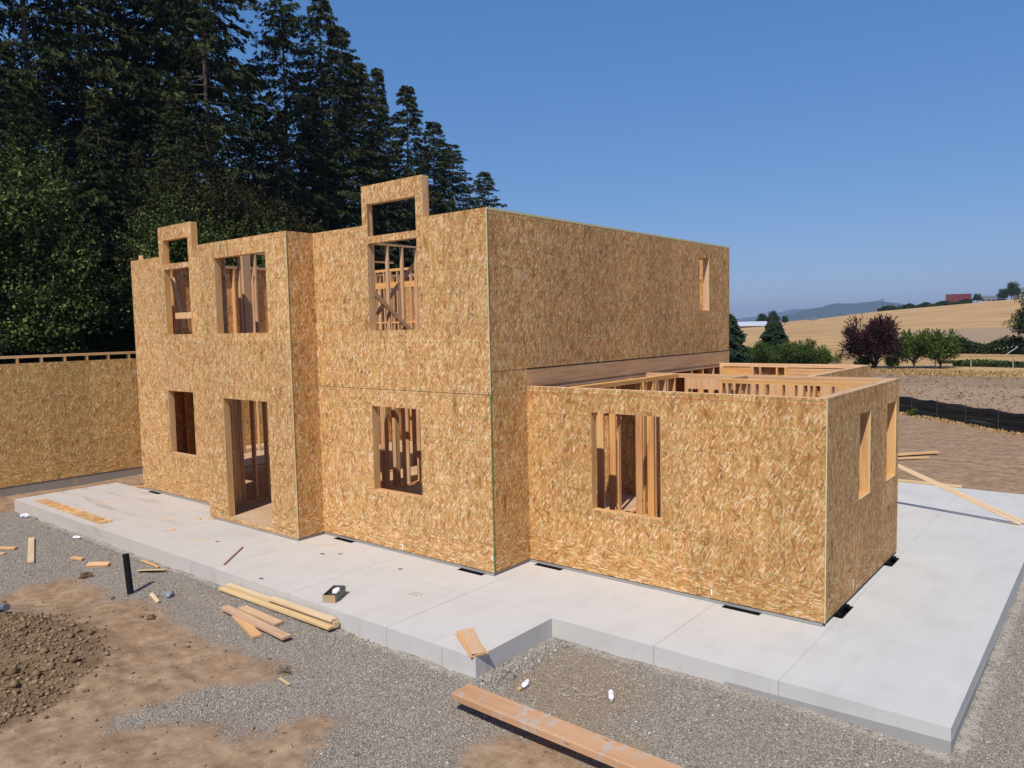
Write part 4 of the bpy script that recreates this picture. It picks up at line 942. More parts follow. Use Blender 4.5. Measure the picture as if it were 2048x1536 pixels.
# bottle
bt = empty('plastic_bottle', gb(3.45, -1.98, .035), label='clear white plastic bottle lying on the gravel beside the apron', cat='bottle'); bt.rotation_euler = (math.pi / 2, 0, .6)
def lathe(prof, n=16):
    m = MB()
    for r, z in prof:
        for i in range(n): t = 2 * math.pi * i / n; m.v.append((r * math.cos(t), r * math.sin(t), z))
    for q in range(len(prof) - 1):
        for i in range(n):
            j = (i + 1) % n; m.f.append((q * n + i, q * n + j, (q + 1) * n + j, (q + 1) * n + i)); m.m.append(0)
    return m
child(lathe([(.0, -.09), (.03, -.09), (.034, -.07), (.031, -.03), (.034, .0), (.034, .05), (.022, .08), (.012, .095), (.012, .10)]), 'body', M['white'], bt)
child(lathe([(.0, .118), (.014, .118), (.014, .1005), (.0, .1005)]), 'cap', mat_flat('cap_grey', (.5, .5, .52), .5), bt)
# string tangle
def curve_obj(name, pts, r, mat, label, cat):
    cu = bpy.data.curves.new(name, 'CURVE'); cu.dimensions = '3D'; cu.bevel_depth = r; cu.bevel_resolution = 1
    sp = cu.splines.new('NURBS'); sp.points.add(len(pts) - 1); sp.use_endpoint_u = True
    for p, q in zip(sp.points, pts): p.co = (q[0], q[1], q[2], 1)
    cu.materials.append(mat); tmp = bpy.data.objects.new(name, cu); COL.objects.link(tmp)
    dg = bpy.context.evaluated_depsgraph_get(); me = bpy.data.meshes.new_from_object(tmp.evaluated_get(dg)); bpy.data.objects.remove(tmp)
    o = bpy.data.objects.new(name, me); COL.objects.link(o); return tag(o, label, cat)
pts = []
for i in range(46):
    t = i / 45; x = 2.82 + .62 * t + .06 * math.sin(t * 31); y = -2.17 + .07 * t + .09 * math.sin(t * 19 + 1) + .03 * math.sin(t * 47)
    pts.append(gb(x, y, .028 + .012 * math.sin(t * 23)))
curve_obj('tangled_string', pts, .0028, M['string'], 'tangle of pale string on the gravel between the wrapper and the bottle', 'string')
pts = [gb(-.42 + .09 * math.cos(t), -1.34 + .05 * math.sin(t), 0) for t in np.linspace(0, 5.6, 16)]
pts = [(p[0], p[1], S_TOP + .006) for p in pts] + [(-.55, -1.40, S_TOP + .006)]
curve_obj('string_loop', pts, .004, mat_flat('tan_string', (.45, .30, .18), .8), 'small tan loop of cord on the middle of the apron', 'string')
# dark root on the dirt tongue
mb = MB()
for i in range(26):
    t = rnd.uniform(0, 6.28); r = rnd.uniform(.08, .22); c0 = gb(-.22, -3.84, .03)
    mb.tube(c0, (c0[0] + r * math.cos(t), c0[1] + r * math.sin(t) * .7, c0[2] + rnd.uniform(-.02, .07)), .006, .002, n=4)
tag(mb.build('dead_root', M['twig']), 'dark dead root tuft at the point of the dirt tongue', 'root')
# fallen leaves and tiny litter on the apron
for i, (x, y, l) in enumerate([(-3.38, -.88, 'dark dry leaf on the apron in front of the low window'), (-3.11, -.69, 'orange dry leaf on the apron right of the dark one'), (-5.78, -1.57, 'red scrap on the apron left of the slim reddish stick'), (-3.08, -2.34, 'curled brown leaf near the apron edge by the timber bundle'), (-1.55, -.65, 'curled grey leaf on the apron under the sheathing')]):
    mb = MB(); mb.v = [(-.06, 0, .004), (0, -.03, .012), (.07, .01, .02), (.0, .03, .008)]; mb.f = [(0, 1, 2, 3)]; mb.m = [0]
    o = mb.build('dry_leaf', mat_flat('dry_leaf_%d' % i, [(.06, .045, .035), (.45, .22, .10), (.32, .10, .06), (.25, .15, .09), (.18, .15, .12)][i], .8)); o.location = (x, y, S_TOP); tag(o, l, 'leaf', 'dry leaves on the apron')

# ------------------------------------------------------------ SILT FENCE
sf = empty('silt_fence', (3, 26.4, -.4), label='low black silt fence on wooden stakes between the bare soil and the ploughed field', cat='fence')
P = np.array(pipe_path()); seg = np.hypot(*np.diff(P, axis=0).T); cum = np.concatenate([[0], np.cumsum(seg)])
ss = np.arange(0, cum[-1], .25); fx = np.interp(ss, cum, P[:, 0]); fyy = np.interp(ss, cum, P[:, 1]); zz = ground_z(fx, fyy)
V = []; rows = 7
for r_i in range(rows):
    h = .80 * r_i / (rows - 1)
    for i in range(len(ss)):
        bul = .05 * math.sin(ss[i] * 3.6) * math.sin(math.pi * r_i / (rows - 1)); sag = -.05 * abs(math.sin(ss[i] * math.pi / 1.75)) * (r_i == rows - 1)
        V.append((fx[i] + bul * .5, fyy[i] - bul - (0.06 if r_i == 0 else 0), zz[i] - .03 + h + sag))
n = len(ss); V = np.array(V); ii = np.arange(rows * n).reshape(rows, n)
F = np.stack([ii[:-1, :-1], ii[:-1, 1:], ii[1:, 1:], ii[1:, :-1]], -1).reshape(-1, 4)
fab = fast('fabric', V, F, M['silt'], sf, smooth=True)
mm = fab.modifiers.new('thick', 'SOLIDIFY'); mm.thickness = .01
for s_ in np.arange(.3, cum[-1], 1.75):
    x = np.interp(s_, cum, P[:, 0]); y = np.interp(s_, cum, P[:, 1]); z = gzf(x, y)
    mb = MB(); mb.box(x - .013, x + .013, y - .05, y - .02, z - .1, z + .82); mb.build('stake', M['post'], sf)

# ------------------------------------------------------------ VEGETATION
def leaves_mesh(cent, nrm_dir, size, aspect, rng, droop=None):
    """one small quad per centre; returns verts, faces"""
    n = len(cent)
    a = rng.normal(size=(n, 3)); a /= np.linalg.norm(a, axis=1, keepdims=True)
    if nrm_dir is not None: a = nrm_dir + a * .55; a /= np.linalg.norm(a, axis=1, keepdims=True)
    b = np.cross(a, rng.normal(size=(n, 3))); b /= np.linalg.norm(b, axis=1, keepdims=True)
    s = np.asarray(size)[:, None]
    v = np.stack([cent - a * s, cent - b * s * aspect, cent + a * s, cent + b * s * aspect], 1).reshape(-1, 3)
    f = np.arange(n * 4).reshape(n, 4); return v, f
def conifer_mesh(seed, H=30.0, R=5.5, per=26, base=.06, ragged=.25, leaf=.17, dens=1.0, peak=.92):
    rng = np.random.default_rng(seed); C = []; Dn = []; Sh = []; br = MB()
    z = H * base
    while z < H * .985:
        t = (z / H - base) / (1 - base)
        rr = R * (1 - t) ** peak * (1 + .10 * math.sin(t * 25 + seed)); nb = max(3, int(rng.integers(5, 8) * dens))
        for _ in range(nb):
            th = rng.uniform(0, 2 * math.pi); L = rr * rng.uniform(1 - ragged * 1.6, 1 + ragged) + .3
            lift = .30 * t - .10; dr = rng.uniform(.10, .22)
            c, q = math.cos(th), math.sin(th); tw = rng.uniform(-.25, .25)
            ns = max(4, int(per * .30 * (.35 + L / 4.0))); ml = 15
            s0 = rng.uniform(.10, 1.0, ns) ** .8; sd = rng.choice([-1, 1], ns); sl_ = (.16 * L + .45) * (1.25 - s0) * rng.uniform(.6, 1.3, ns)
            ang = sd * rng.uniform(.35, 1.05, ns); u = rng.random((ns, ml)) ** .8
            x = s0[:, None] * L + u * (sl_ * np.cos(ang))[:, None]; side = u * (sl_ * np.sin(ang))[:, None] + tw * s0[:, None] * L * .3
            hg = u * rng.uniform(.15, .75, ns)[:, None] * sl_[:, None] * .8
            x = x + rng.normal(0, .05, x.shape); side = side + rng.normal(0, .07, x.shape)
            dz = lift * x - dr * x * (x / L) * 1.0 - hg + rng.normal(0, .045, x.shape)
            x = x.ravel(); side = side.ravel(); dz = dz.ravel(); m = len(x)
            C.append(np.stack([c * x - q * side, q * x + c * side, z + dz], 1))
            da = np.repeat(ang, ml); hh = np.repeat(rng.uniform(.3, 1.1, ns), ml)
            Dn.append(np.stack([c * np.cos(da) - q * np.sin(da), q * np.cos(da) + c * np.sin(da), -hh], 1))
            tone = rng.normal(0, .10); Sh.append(np.clip(.30 + .42 * x / L + .22 * u.ravel() - .30 * (hg.ravel()) + tone + rng.normal(0, .12, m), 0, 1))  # painted shading: sprays lighten outward, darken near the trunk and where they hang
            if rng.random() < .4: br.tube((0, 0, z), (c * L * .7, q * L * .7, z + lift * L * .7 - dr * L * .5), .03 + L * .004, .008, n=3, cap=False)
        z += rng.uniform(.32, .62) * (H / 30) ** .5 * (.55 + .45 * (1 - t))
    C = np.concatenate(C); Dn = np.concatenate(Dn); Sh = np.concatenate(Sh)
    Dn /= np.linalg.norm(Dn, axis=1, keepdims=True)
    v, f = leaves_mesh(C, Dn, rng.uniform(.5, 1.3, len(C)) * leaf * .78, .30, rng)
    br.tube((0, 0, -.6), (0, 0, H * .985), .009 * H, .015, n=9)
    return v, f, np.repeat(Sh, 4), br
def broad_mesh(seed, H, R, n=14000, leaf=.13, lobes=16, z0=.25, flat=.9, spiky=0.0, trunkh=.3, lay=0.0):
    rng = np.random.default_rng(seed); C = []; Sh = []; br = MB()
    fork = Vector((0, 0, H * trunkh)); br.tube((0, 0, -.3), fork, H * .022 + .03, H * .016 + .02, n=8)
    for i in range(lobes):
        th = rng.uniform(0, 2 * math.pi); ph = rng.uniform(-.35, 1.0); rad = R * rng.uniform(.35, .85) * math.cos(max(ph, 0) * .9)
        c = np.array([math.cos(th) * rad, math.sin(th) * rad, H * (z0 + (1 - z0) * .5) + ph * H * (1 - z0) * .42])
        lr = R * rng.uniform(.28, .5); m = n // lobes
        d = rng.normal(size=(m, 3)); d /= np.linalg.norm(d, axis=1, keepdims=True)
        rr = lr * rng.random(m) ** .45 * (1 + .35 * np.sin(d[:, 0] * 7 + i) * np.cos(d[:, 2] * 6 + 2 * i))
        pts = c + d * rr[:, None] * np.array([1, 1, flat])
        if lay > 0: pts[:, 2] = c[2] + (pts[:, 2] - c[2]) * (1 - lay) - lay * .35 * np.hypot(pts[:, 0] - c[0], pts[:, 1] - c[1])
        if spiky > 0:
            k_ = m // 3; tips = rng.normal(size=(12, 3)) * .5 + np.array([c[0], c[1], 0]) / R + np.array([0, 0, .9]); tips /= np.linalg.norm(tips, axis=1, keepdims=True)
            wch = rng.integers(0, 12, k_); tt = rng.random(k_)
            pts[:k_] = c + tips[wch] * (lr * (.6 + spiky * tt))[:, None] + rng.normal(0, .05 * lr, (k_, 3)) * (1.2 - tt)[:, None]
        C.append(pts); Sh.append(np.clip(.45 + .35 * d[:, 2] + .2 * (rr / lr - .6) + rng.normal(0, .18, m) + rng.uniform(-.12, .12), 0, 1))  # light put into the colour: lobe tops and outer leaves paler, undersides darker
        br.tube(fork - Vector((0, 0, rng.uniform(0, .12 * H))), Vector(c), H * .010 + .012, .012, n=5, cap=False)
        for _ in range(3):
            q = c + rng.normal(size=3) * lr * .5; br.tube(Vector(c) * .7 + fork * .3, Vector(q), .02 + H * .002, .006, n=3, cap=False)
    C = np.concatenate(C); Sh = np.concatenate(Sh); C[:, 2] = np.maximum(C[:, 2], .03)
    v, f = leaves_mesh(C, None, rng.uniform(.6, 1.3, len(C)) * leaf, .62, rng)
    return v, f, np.repeat(Sh, 4), br
PROTO = {}
def proto(key, maker, mat, crown='crown'):
    v, f, sh, br = maker()
    me = bpy.data.meshes.new(key + '_crown'); o = fast('tmp', v, f, mat, attrs={'shade': sh}); m1 = o.data; bpy.data.objects.remove(o)
    o = br.build('tmp', M['bark']); m2 = o.data; bpy.data.objects.remove(o)
    bpy.data.meshes.remove(me); PROTO[key] = (m1, m2)
def plant(key, name, x, y, scale, rot, label, cat, group=None, sz=None, z=None):
    r = empty(name, (x, y, gzf(x, y) if z is None else z), label=label, cat=cat, group=group)
    r.rotation_euler = (0, 0, rot); r.scale = (scale, scale, scale * (sz or 1))
    for nm, me in (('crown', PROTO[key][0]), ('trunk', PROTO[key][1])):
        o = bpy.data.objects.new(nm, me); COL.objects.link(o); o.parent = r
    return r
for i in range(5):
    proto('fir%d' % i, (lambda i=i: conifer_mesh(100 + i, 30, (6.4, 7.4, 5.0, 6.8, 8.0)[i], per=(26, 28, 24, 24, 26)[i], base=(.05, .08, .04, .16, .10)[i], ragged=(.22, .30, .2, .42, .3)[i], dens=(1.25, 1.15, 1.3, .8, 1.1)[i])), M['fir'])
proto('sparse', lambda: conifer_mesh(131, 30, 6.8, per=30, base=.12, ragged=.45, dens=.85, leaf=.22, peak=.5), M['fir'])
# silhouetted firs: x, y, top height above ground, label
FIRS = [
 ('fir4', -43.9, 30.8, 32.0, 'tallest fir beside the open sky, its tip just inside the top of the photo'),
 ('fir1', -44.1, 27.4, 33.8, 'fir left of the tallest one, bordering the wedge of blue sky'),
 ('fir1', -46.3, 34.6, 31.2, 'bushy fir on the descending skyline right of the tallest fir'),
 ('fir0', -47.6, 37.8, 29.0, 'lower fir on the descending skyline, left of the thin spire'),
 ('fir2', -52.5, 44.4, 31.2, 'thin spire-shaped fir at the notch of the skyline'),
 ('fir0', -48.8, 44.9, 28.9, 'pointed fir just right of the thin spire fir'),
 ('fir1', -51.0, 50.8, 27.0, 'broad fir on the skyline above the tall window frame'),
 ('fir4', -52.2, 54.9, 25.3, 'rounded fir at the lower right end of the tall stand'),
 ('fir4', -54.0, 62.4, 23.5, 'small lone fir peeking over the roofless corner of the house'),
 ('fir3', -37.6, 17.0, 36, 'big fir whose right side borders the wedge of blue sky at the top'),
 ('sparse', -43.5, 18.6, 38, 'sparse fir with sky showing through its branches near the top of the photo'),
 ('sparse', -47.5, 19.0, 38, 'thin-branched fir standing behind the sparse one'),
 ('sparse', -42.3, 11.6, 37, 'open-crowned fir left of the blue gaps at the top'),
 ('fir3', -40.6, 8.0, 37, 'drooping dark fir near the upper left corner'),
 ('fir1', -42.4, 4.6, 37, 'dark fir at the extreme upper left corner'),
 ('fir0', -32.9, 8.3, 16.5, 'smaller fir right of the sunlit leafy tree, its boughs in front of the tall stand'),
 ('fir4', -33.2, 12.6, 17.5, 'smaller spreading fir behind the left end of the house'),
 ('fir0', -32.0, 4.0, 18, 'smaller fir directly behind the sunlit leafy tree'),
]
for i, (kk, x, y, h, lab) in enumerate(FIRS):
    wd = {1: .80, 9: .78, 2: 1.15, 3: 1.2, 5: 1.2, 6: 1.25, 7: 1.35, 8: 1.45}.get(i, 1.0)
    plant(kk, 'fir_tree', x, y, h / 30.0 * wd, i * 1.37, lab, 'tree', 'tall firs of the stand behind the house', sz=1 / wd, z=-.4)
rf = np.random.default_rng(5)
back = [(-49, 34), (-54, 50), (-52, 22), (-50, 15), (-57, 57), (-47, 40), (-50, 8), (-56, 40), (-45, 15), (-47, 12), (-45.5, 31), (-46, 25.5), (-50, 46), (-36, 12), (-36.5, 6.5), (-35, 1), (-38, -3), (-38, 15), (-40.5, 24), (-44.5, 36), (-47.5, 49.5), (-49.5, 57), (-50.5, 60), (-48, 53)]
for i, (x, y) in enumerate(back):
    hh = {13: 15, 14: 17, 15: 16, 16: 15, 17: 17, 18: 19, 19: 18, 20: 17, 21: 15, 22: 15, 23: 15}.get(i, float(rf.uniform(21, 25)))
    if i in (0, 1, 4, 5, 7, 12): hh = 20
    plant('fir%d' % (i % 5), 'fir_tree', x, y, hh / 30 * 1.05, float(rf.uniform(0, 6)), 'dark fir packed inside the stand, no free outline of its own', 'tree', 'inner firs of the stand', z=-.5)
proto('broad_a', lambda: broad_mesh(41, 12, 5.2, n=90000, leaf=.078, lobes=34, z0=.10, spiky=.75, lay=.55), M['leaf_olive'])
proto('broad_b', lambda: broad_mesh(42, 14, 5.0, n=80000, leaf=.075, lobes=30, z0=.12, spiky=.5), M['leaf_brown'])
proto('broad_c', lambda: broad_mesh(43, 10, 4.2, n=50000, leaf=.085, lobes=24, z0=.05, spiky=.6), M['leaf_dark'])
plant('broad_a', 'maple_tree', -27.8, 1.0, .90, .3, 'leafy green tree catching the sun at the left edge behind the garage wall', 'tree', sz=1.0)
plant('broad_a', 'maple_tree', -29.0, 6.6, .50, 2.2, 'low green tree between the sunlit one and the house corner', 'tree')
plant('broad_b', 'maple_tree', -30.0, 13.4, .88, 1.0, 'brownish broadleaf tree above the bay window, in front of the firs', 'tree')
plant('broad_b', 'maple_tree', -30.6, 17.0, .64, 3.0, 'second brownish broadleaf tree, lower and right of the first', 'tree')
plant('broad_a', 'maple_tree', -25.8, 10.2, .80, 4.0, 'small green tree just behind the smaller tall window frame', 'tree')
for i, (x, y, s) in enumerate([(-31, 21, .7), (-33, 26, .7), (-32, 4.5, .9), (-33, -1, .9), (-36, 32, .7), (-31, 12, .7), (-35, 15, .85), (-37, 38, .7)]):
    plant('broad_c', 'understory_bush', x, y, s, i * 1.9, 'dark undergrowth tree in the shade at the foot of the firs', 'tree', 'undergrowth under the firs')
# right-hand background
proto('fir_s', lambda: conifer_mesh(161, 6, 2.5, per=46, base=.02, ragged=.2, leaf=.15, dens=2.2, peak=.72), M['fir_blue'])
proto('plum', lambda: broad_mesh(51, 4.9, 2.9, n=34000, leaf=.075, lobes=30, z0=.0, spiky=.8, trunkh=.12), M['leaf_plum'])
proto('fruit', lambda: broad_mesh(52, 3.1, 1.9, n=16000, leaf=.075, lobes=18, z0=.03, spiky=.85, trunkh=.2), M['leaf_light'])
proto('shrub', lambda: broad_mesh(53, 2.6, 2.1, n=16000, leaf=.07, lobes=12, z0=.02, spiky=.5, trunkh=.1), M['leaf'])
proto('shrub_l', lambda: broad_mesh(54, 2.3, 1.8, n=11000, leaf=.07, lobes=10, z0=.02, spiky=.9, trunkh=.1), M['leaf_light'])
proto('oak', lambda: broad_mesh(55, 9, 4.2, n=22000, leaf=.13, lobes=24, z0=.06), M['leaf_dark'])
plant('fir_s', 'spruce_tree', -17.6, 50.0, .84, 0, 'dark spruce cut by the right edge of the upper storey', 'tree')
plant('fir_s', 'spruce_tree', -19.2, 65.0, .77, 1, 'dark pyramidal spruce between the house and the purple tree', 'tree', sz=.95)
plant('shrub', 'shrub', -18.2, 58, .80, 1, 'green shrub at the foot of the two spruces, nearest the house', 'shrub', 'shrubs at the field edge')
plant('shrub', 'shrub', -16.0, 62.6, .82, 2, 'darker round shrub right of the pyramidal spruce', 'shrub', 'shrubs at the field edge')
plant('shrub', 'shrub', -17.2, 62.9, .72, 4, 'shrub leaning on the right foot of the pyramidal spruce', 'shrub', 'shrubs at the field edge')
plant('shrub_l', 'shrub', -13.2, 62.5, .66, 3, 'light green shrub left of the purple tree', 'shrub', 'shrubs at the field edge')
plant('shrub_l', 'shrub', -14.6, 62.9, .62, 3.7, 'low yellow-green shrub beside the darker round one', 'shrub', 'shrubs at the field edge')
plant('plum', 'plum_tree', -9.15, 61.6, .80, 0, 'dark purple-leaved tree at the edge of the ploughed field', 'tree')
plant('fruit', 'fruit_tree', -6.5, 63.6, .92, 0, 'left green fruit tree right of the purple tree', 'tree', 'fruit trees')
plant('fruit', 'fruit_tree', -4.7, 64.8, .92, 2, 'right green fruit tree, leaning away from the purple tree', 'tree', 'fruit trees')
plant('shrub_l', 'shrub', -7.9, 62.2, .42, 1, 'low green growth under the right side of the purple tree', 'shrub', 'shrubs at the field edge')
plant('shrub_l', 'shrub', -10.3, 61.4, .42, 5, 'low green growth under the left side of the purple tree', 'shrub', 'shrubs at the field edge')
plant('oak', 'oak_tree', .6, 92.5, .78, 0, 'big dark rounded tree cut by the right edge of the photo', 'tree')
plant('oak', 'oak_tree', 5.6, 94, .9, 2, 'dark tree beyond the right edge, behind the rounded one', 'tree')
k = rnd.randint
# low vines / brambles (ground cover in a row) and the far hedge
def hedge(name, x0, y0, x1, y1, h, w, n, mat, leaf, label, cat, seed, kind=None):
    rng = np.random.default_rng(seed); t = rng.random(n); L = math.hypot(x1 - x0, y1 - y0)
    env = h * (.55 + .45 * (np.sin(t * L * 1.1 + seed) * .5 + .5)) * (.75 + .4 * rng.random(n)) 
    nx_, ny_ = -(y1 - y0) / L, (x1 - x0) / L; off = rng.normal(0, w * .4, n); z = env * rng.random(n) ** .7 * np.exp(-(off / w) ** 2)
    x = x0 + (x1 - x0) * t + nx_ * off; y = y0 + (y1 - y0) * t + ny_ * off
    C = np.stack([x, y, ground_z(x, y) + z], 1); v, f = leaves_mesh(C, None, rng.uniform(.6, 1.3, n) * leaf, .6, rng)
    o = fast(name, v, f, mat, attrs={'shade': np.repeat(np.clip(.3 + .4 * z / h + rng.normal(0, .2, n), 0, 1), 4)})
    return tag(o, label, cat, kind=kind)
hedge('vine_row', -4.2, 68, 12, 66, .45, .8, 7000, M['leaf_dark'], .09, 'low dark green vine row behind the ploughed field at the right', 'vines', 3)
hedge('vine_row', -6, 72.5, 14, 72, .45, .7, 5000, M['leaf'], .09, 'second lighter green vine row farther back at the right', 'vines', 4)
hedge('hedge', -10.5, 93, 2, 91, 1.9, 1.2, 14000, M['leaf_dark'], .14, 'dark hedge at the foot of the golden hill', 'hedge', 5)
hedge('hedge', -26, 60.5, -15, 62.5, .8, .8, 7000, M['leaf'], .09, 'low green border under the spruces and shrubs', 'hedge', 15)
# dry grass tufts at the far field edge and along the silt fence
def grass(name, pts, hh, mat, seed):
    rng = np.random.default_rng(seed); n = len(pts); z = ground_z(pts[:, 0], pts[:, 1]); a = rng.normal(0, .35, (n, 2)) * hh[:, None]; w = .012 + .02 * rng.random(n)
    w = w * (1 + np.hypot(pts[:, 0] - OX, pts[:, 1] - OY) / 45)
    p0 = np.stack([pts[:, 0] - w, pts[:, 1], z], 1); p1 = np.stack([pts[:, 0] + w, pts[:, 1], z], 1); p2 = np.stack([pts[:, 0] + a[:, 0], pts[:, 1] + a[:, 1], z + hh], 1)
    return fast(name, np.stack([p0, p1, p2], 1).reshape(-1, 3), np.arange(n * 3).reshape(n, 3), mat, attrs={'shade': np.repeat(rng.random(n), 3)})
M['drygrass'] = make_leaf('dry_grass', (.20, .12, .05), (.36, .23, .10), (.52, .36, .17))
n = 15000; t = NR.random(n); pts = np.stack([-26 + 46 * t, 58.8 + NR.normal(0, 1.4, n) + 1.5 * np.sin(t * 9)], 1)
g_ = grass('dry_grass', pts, NR.uniform(.06, .24, n), M['drygrass'], 6); g_['kind'] = 'stuff'
n = 4500; s_ = NR.uniform(0, cum[-1], n); pts = np.stack([np.interp(s_, cum, P[:, 0]), np.interp(s_, cum, P[:, 1]) - .25 + NR.normal(0, .25, n)], 1)
g_ = grass('dry_grass_fence', pts, NR.uniform(.02, .10, n), M['drygrass'], 7); g_['kind'] = 'stuff'; g_.name = 'fence_grass'
for i, (x, y) in enumerate([(.55, 27.9), (3.7, 25.5)]):
    plant('shrub_l', 'weed_plant', x, y, .12, i, ['pale weed growing in front of the silt fence beside the wing', 'pale weed growing at the silt fence nearer the right edge'][i], 'plant', 'weeds at the silt fence')
# clods in the ploughed field
n = 14000; pts = np.stack([NR.uniform(-16, 16, n), NR.uniform(24, 58, n)], 1); pts = pts[(pts[:, 1] > np.interp(pts[:, 0], P[:, 0], P[:, 1]) + 1)]
cf = stones('field_clods', pts, NR.gamma(2, .014, len(pts)) + .012, M['clod'], flat=.7); cf['kind'] = 'stuff'

# ------------------------------------------------------------ FAR BUILDINGS
def gable(name, cx, cy, L, W, hw, hr, rot, mw, mr, label, cat, z=None, win=0):
    r = empty(name, (cx, cy, gzf(cx, cy) if z is None else z), label=label, cat=cat); r.rotation_euler = (0, 0, rot)
    mb = MB(); mb.box(-L / 2, L / 2, -W / 2, W / 2, -1, hw)
    for s in (-1, 1):
        x = s * (L / 2 - .002); mb.face([(x, -W / 2, hw), (x, W / 2, hw), (x, 0, hr)])
    child(mb, 'wall', mw, r)
    mb = MB(); e = .4
    for s in (-1, 1):
        mb.hexa([(-L / 2 - e, s * (W / 2 + e), hw - .25), (L / 2 + e, s * (W / 2 + e), hw - .25), (L / 2 + e, 0, hr), (-L / 2 - e, 0, hr), (-L / 2 - e, s * (W / 2 + e), hw - .1), (L / 2 + e, s * (W / 2 + e), hw - .1), (L / 2 + e, 0, hr + .15), (-L / 2 - e, 0, hr + .15)])
    child(mb, 'roof', mr, r)
    for i in range(win):
        mb = MB(); x = -L / 2 + L * (i + .5) / win; mb.box(x - .5, x + .5, -W / 2 - .03, -W / 2, 1, 2.2); child(mb, 'window', M['pane'], r)
    return r
gable('barn', -66.7, 474, 11.5, 9, .9, 5.9, .16, M['barnwall'], M['redroof'], 'red-roofed barn on the crest of the golden hill', 'barn')
gable('farmhouse', -52.4, 492, 12, 7, 1.9, 3.9, .12, M['housewall'], M['greyroof'], 'low grey-roofed farmhouse right of the red barn', 'house', win=5)
gable('farmhouse', -37, 500, 12, 8, 4.2, 7.2, .5, M['housewall'], M['greyroof'], 'white house at the hilltop, cut by the right edge of the photo', 'house', win=2)
gable('long_barn', -124.5, 318, 17, 7, .9, 2.5, .5, M['barnwall'], M['whiteroof'], 'long low barn with a white roof beside the upper storey corner', 'barn')
gable('shed', -121, 400, 3.6, 3, .5, 1.1, .4, M['housewall'], M['greyroof'], 'small white shed on the horizon right of the far trees', 'shed')
gable('shed', -119, 455, 3.4, 3, .4, .9, .4, M['housewall'], M['greyroof'], 'tiny pale shed at the foot of the blue mountains', 'shed')
for x, y, s, key, lab in [(-57.2, 470, .55, 'oak', 'round tree between the red barn and the grey farmhouse'), (-42.5, 478, 1.05, 'oak', 'large round tree on the hilltop in front of the white house'), (-47.0, 484, .75, 'oak', 'taller thin tree left of the large hilltop tree'), (-50.5, 496, .5, 'oak', 'small tree behind the grey farmhouse roof'),
                       (-121.5, 330, .62, 'oak', 'left round tree behind the long white-roofed barn'), (-115.0, 326, .70, 'oak', 'tallest tree behind the long white-roofed barn'), (-111.5, 330, .42, 'oak', 'rightmost low tree beside the long white-roofed barn'), (-134, 322, .5, 'oak', 'tree clump touching the edge of the upper storey on the horizon')]:
    plant(key, 'far_tree', x, y, s, s * 9, lab, 'tree')
def far_band(name, pts, h, n, seed, label, mat):
    rng = np.random.default_rng(seed); P_ = np.array(pts); t = rng.random(n) * (len(P_) - 1)
    x = np.interp(t, range(len(P_)), P_[:, 0]); y = np.interp(t, range(len(P_)), P_[:, 1]) + rng.normal(0, 1.5, n)
    z = ground_z(x, y) + h * rng.random(n) * (.5 + .5 * np.sin(t * 5) ** 2); v, f = leaves_mesh(np.stack([x, y, z], 1), None, rng.uniform(.4, .9, n), .6, rng)
    o = fast(name, v, f, mat, attrs={'shade': np.repeat(rng.random(n), 4)}); return tag(o, label, 'hedge')
far_band('bramble_bank', [(-103, 455), (-88, 462), (-76, 466), (-60, 470)], 2.6, 7000, 8, 'long dark bramble bank along the crest below the red barn', M['leaf_dark'])
mb = MB(); mb.tube((-100.7, 454.5, gzf(-100.7, 454.5)), (-100.7, 454.5, gzf(-100.7, 454.5) + 7), .12, .1, n=6); mb.box(-101.9, -99.5, 454.4, 454.6, gzf(-100.7, 454.5) + 6.2, gzf(-100.7, 454.5) + 6.4)
tag(mb.build('utility_pole', M['post']), 'thin utility pole on the ridge left of the red barn', 'pole')
# wheel-line irrigation pipes and posts at the foot of the hill
mb = MB(); 
for i in range(6): mb.tube((-3.6 + i * .37, 89 + i * .1, .45 + i * .05), (-3.5 + i * .37, 89 + i * .1, .47 + i * .05), .035, n=6)
mb.tube((-2.4, 87, -.1), (-1.5, 89, .70), .035, n=6)
tag(mb.build('irrigation_line', mat_flat('aluminium', (.6, .62, .66), .4, metallic=.3)), 'white irrigation pipe segments lying before the dark tree at the right', 'irrigation pipe')
for i, (x, y) in enumerate([(-5.0, 64.2), (-2.6, 66), (.4, 66.2)]):
    mb = MB(); z = gzf(x, y); mb.tube((x, y, z - .2), (x, y, z + 1.05), .05, .045, n=8); 
    tag(mb.build('vineyard_post', mat_flat('grey_post_%d' % i, (.30, .28, .25), .8)), ['grey post standing between the fruit trees', 'grey post at the left end of the vine rows', 'grey post in the middle of the vine rows'][i], 'post', 'posts of the vine rows')
# mountains
def ridge(name, prof, depth, mat, label):
    V = []; F = []; n = len(prof)
    rng = np.random.default_rng(2)
    xs_ = np.linspace(0, 1, 90); px = np.interp(xs_, np.linspace(0, 1, n), [p[0] for p in prof]); py = np.interp(xs_, np.linspace(0, 1, n), [p[1] for p in prof]); pz = np.interp(xs_, np.linspace(0, 1, n), [p[2] for p in prof])
    pz = pz + np.convolve(rng.normal(0, 5, 90), np.ones(4) / 4, 'same') * (pz > 20)
    d = np.array([-.5, .85]) * depth
    for i in range(90):
        V += [(px[i] - d[0], py[i] - d[1], -20), (px[i] - d[0] * .5, py[i] - d[1] * .5, pz[i] * .45), (px[i], py[i], pz[i]), (px[i] + d[0], py[i] + d[1], -20)]
    for i in range(89):
        for q in range(3): b = i * 4 + q; F.append((b, b + 4, b + 5, b + 1))
    o = fast(name, V, F, mat, smooth=True); o['kind'] = 'structure'; return o
def dirp(az, r): a = math.radians(az); return (OX + r * math.sin(a), OY + r * math.cos(a))
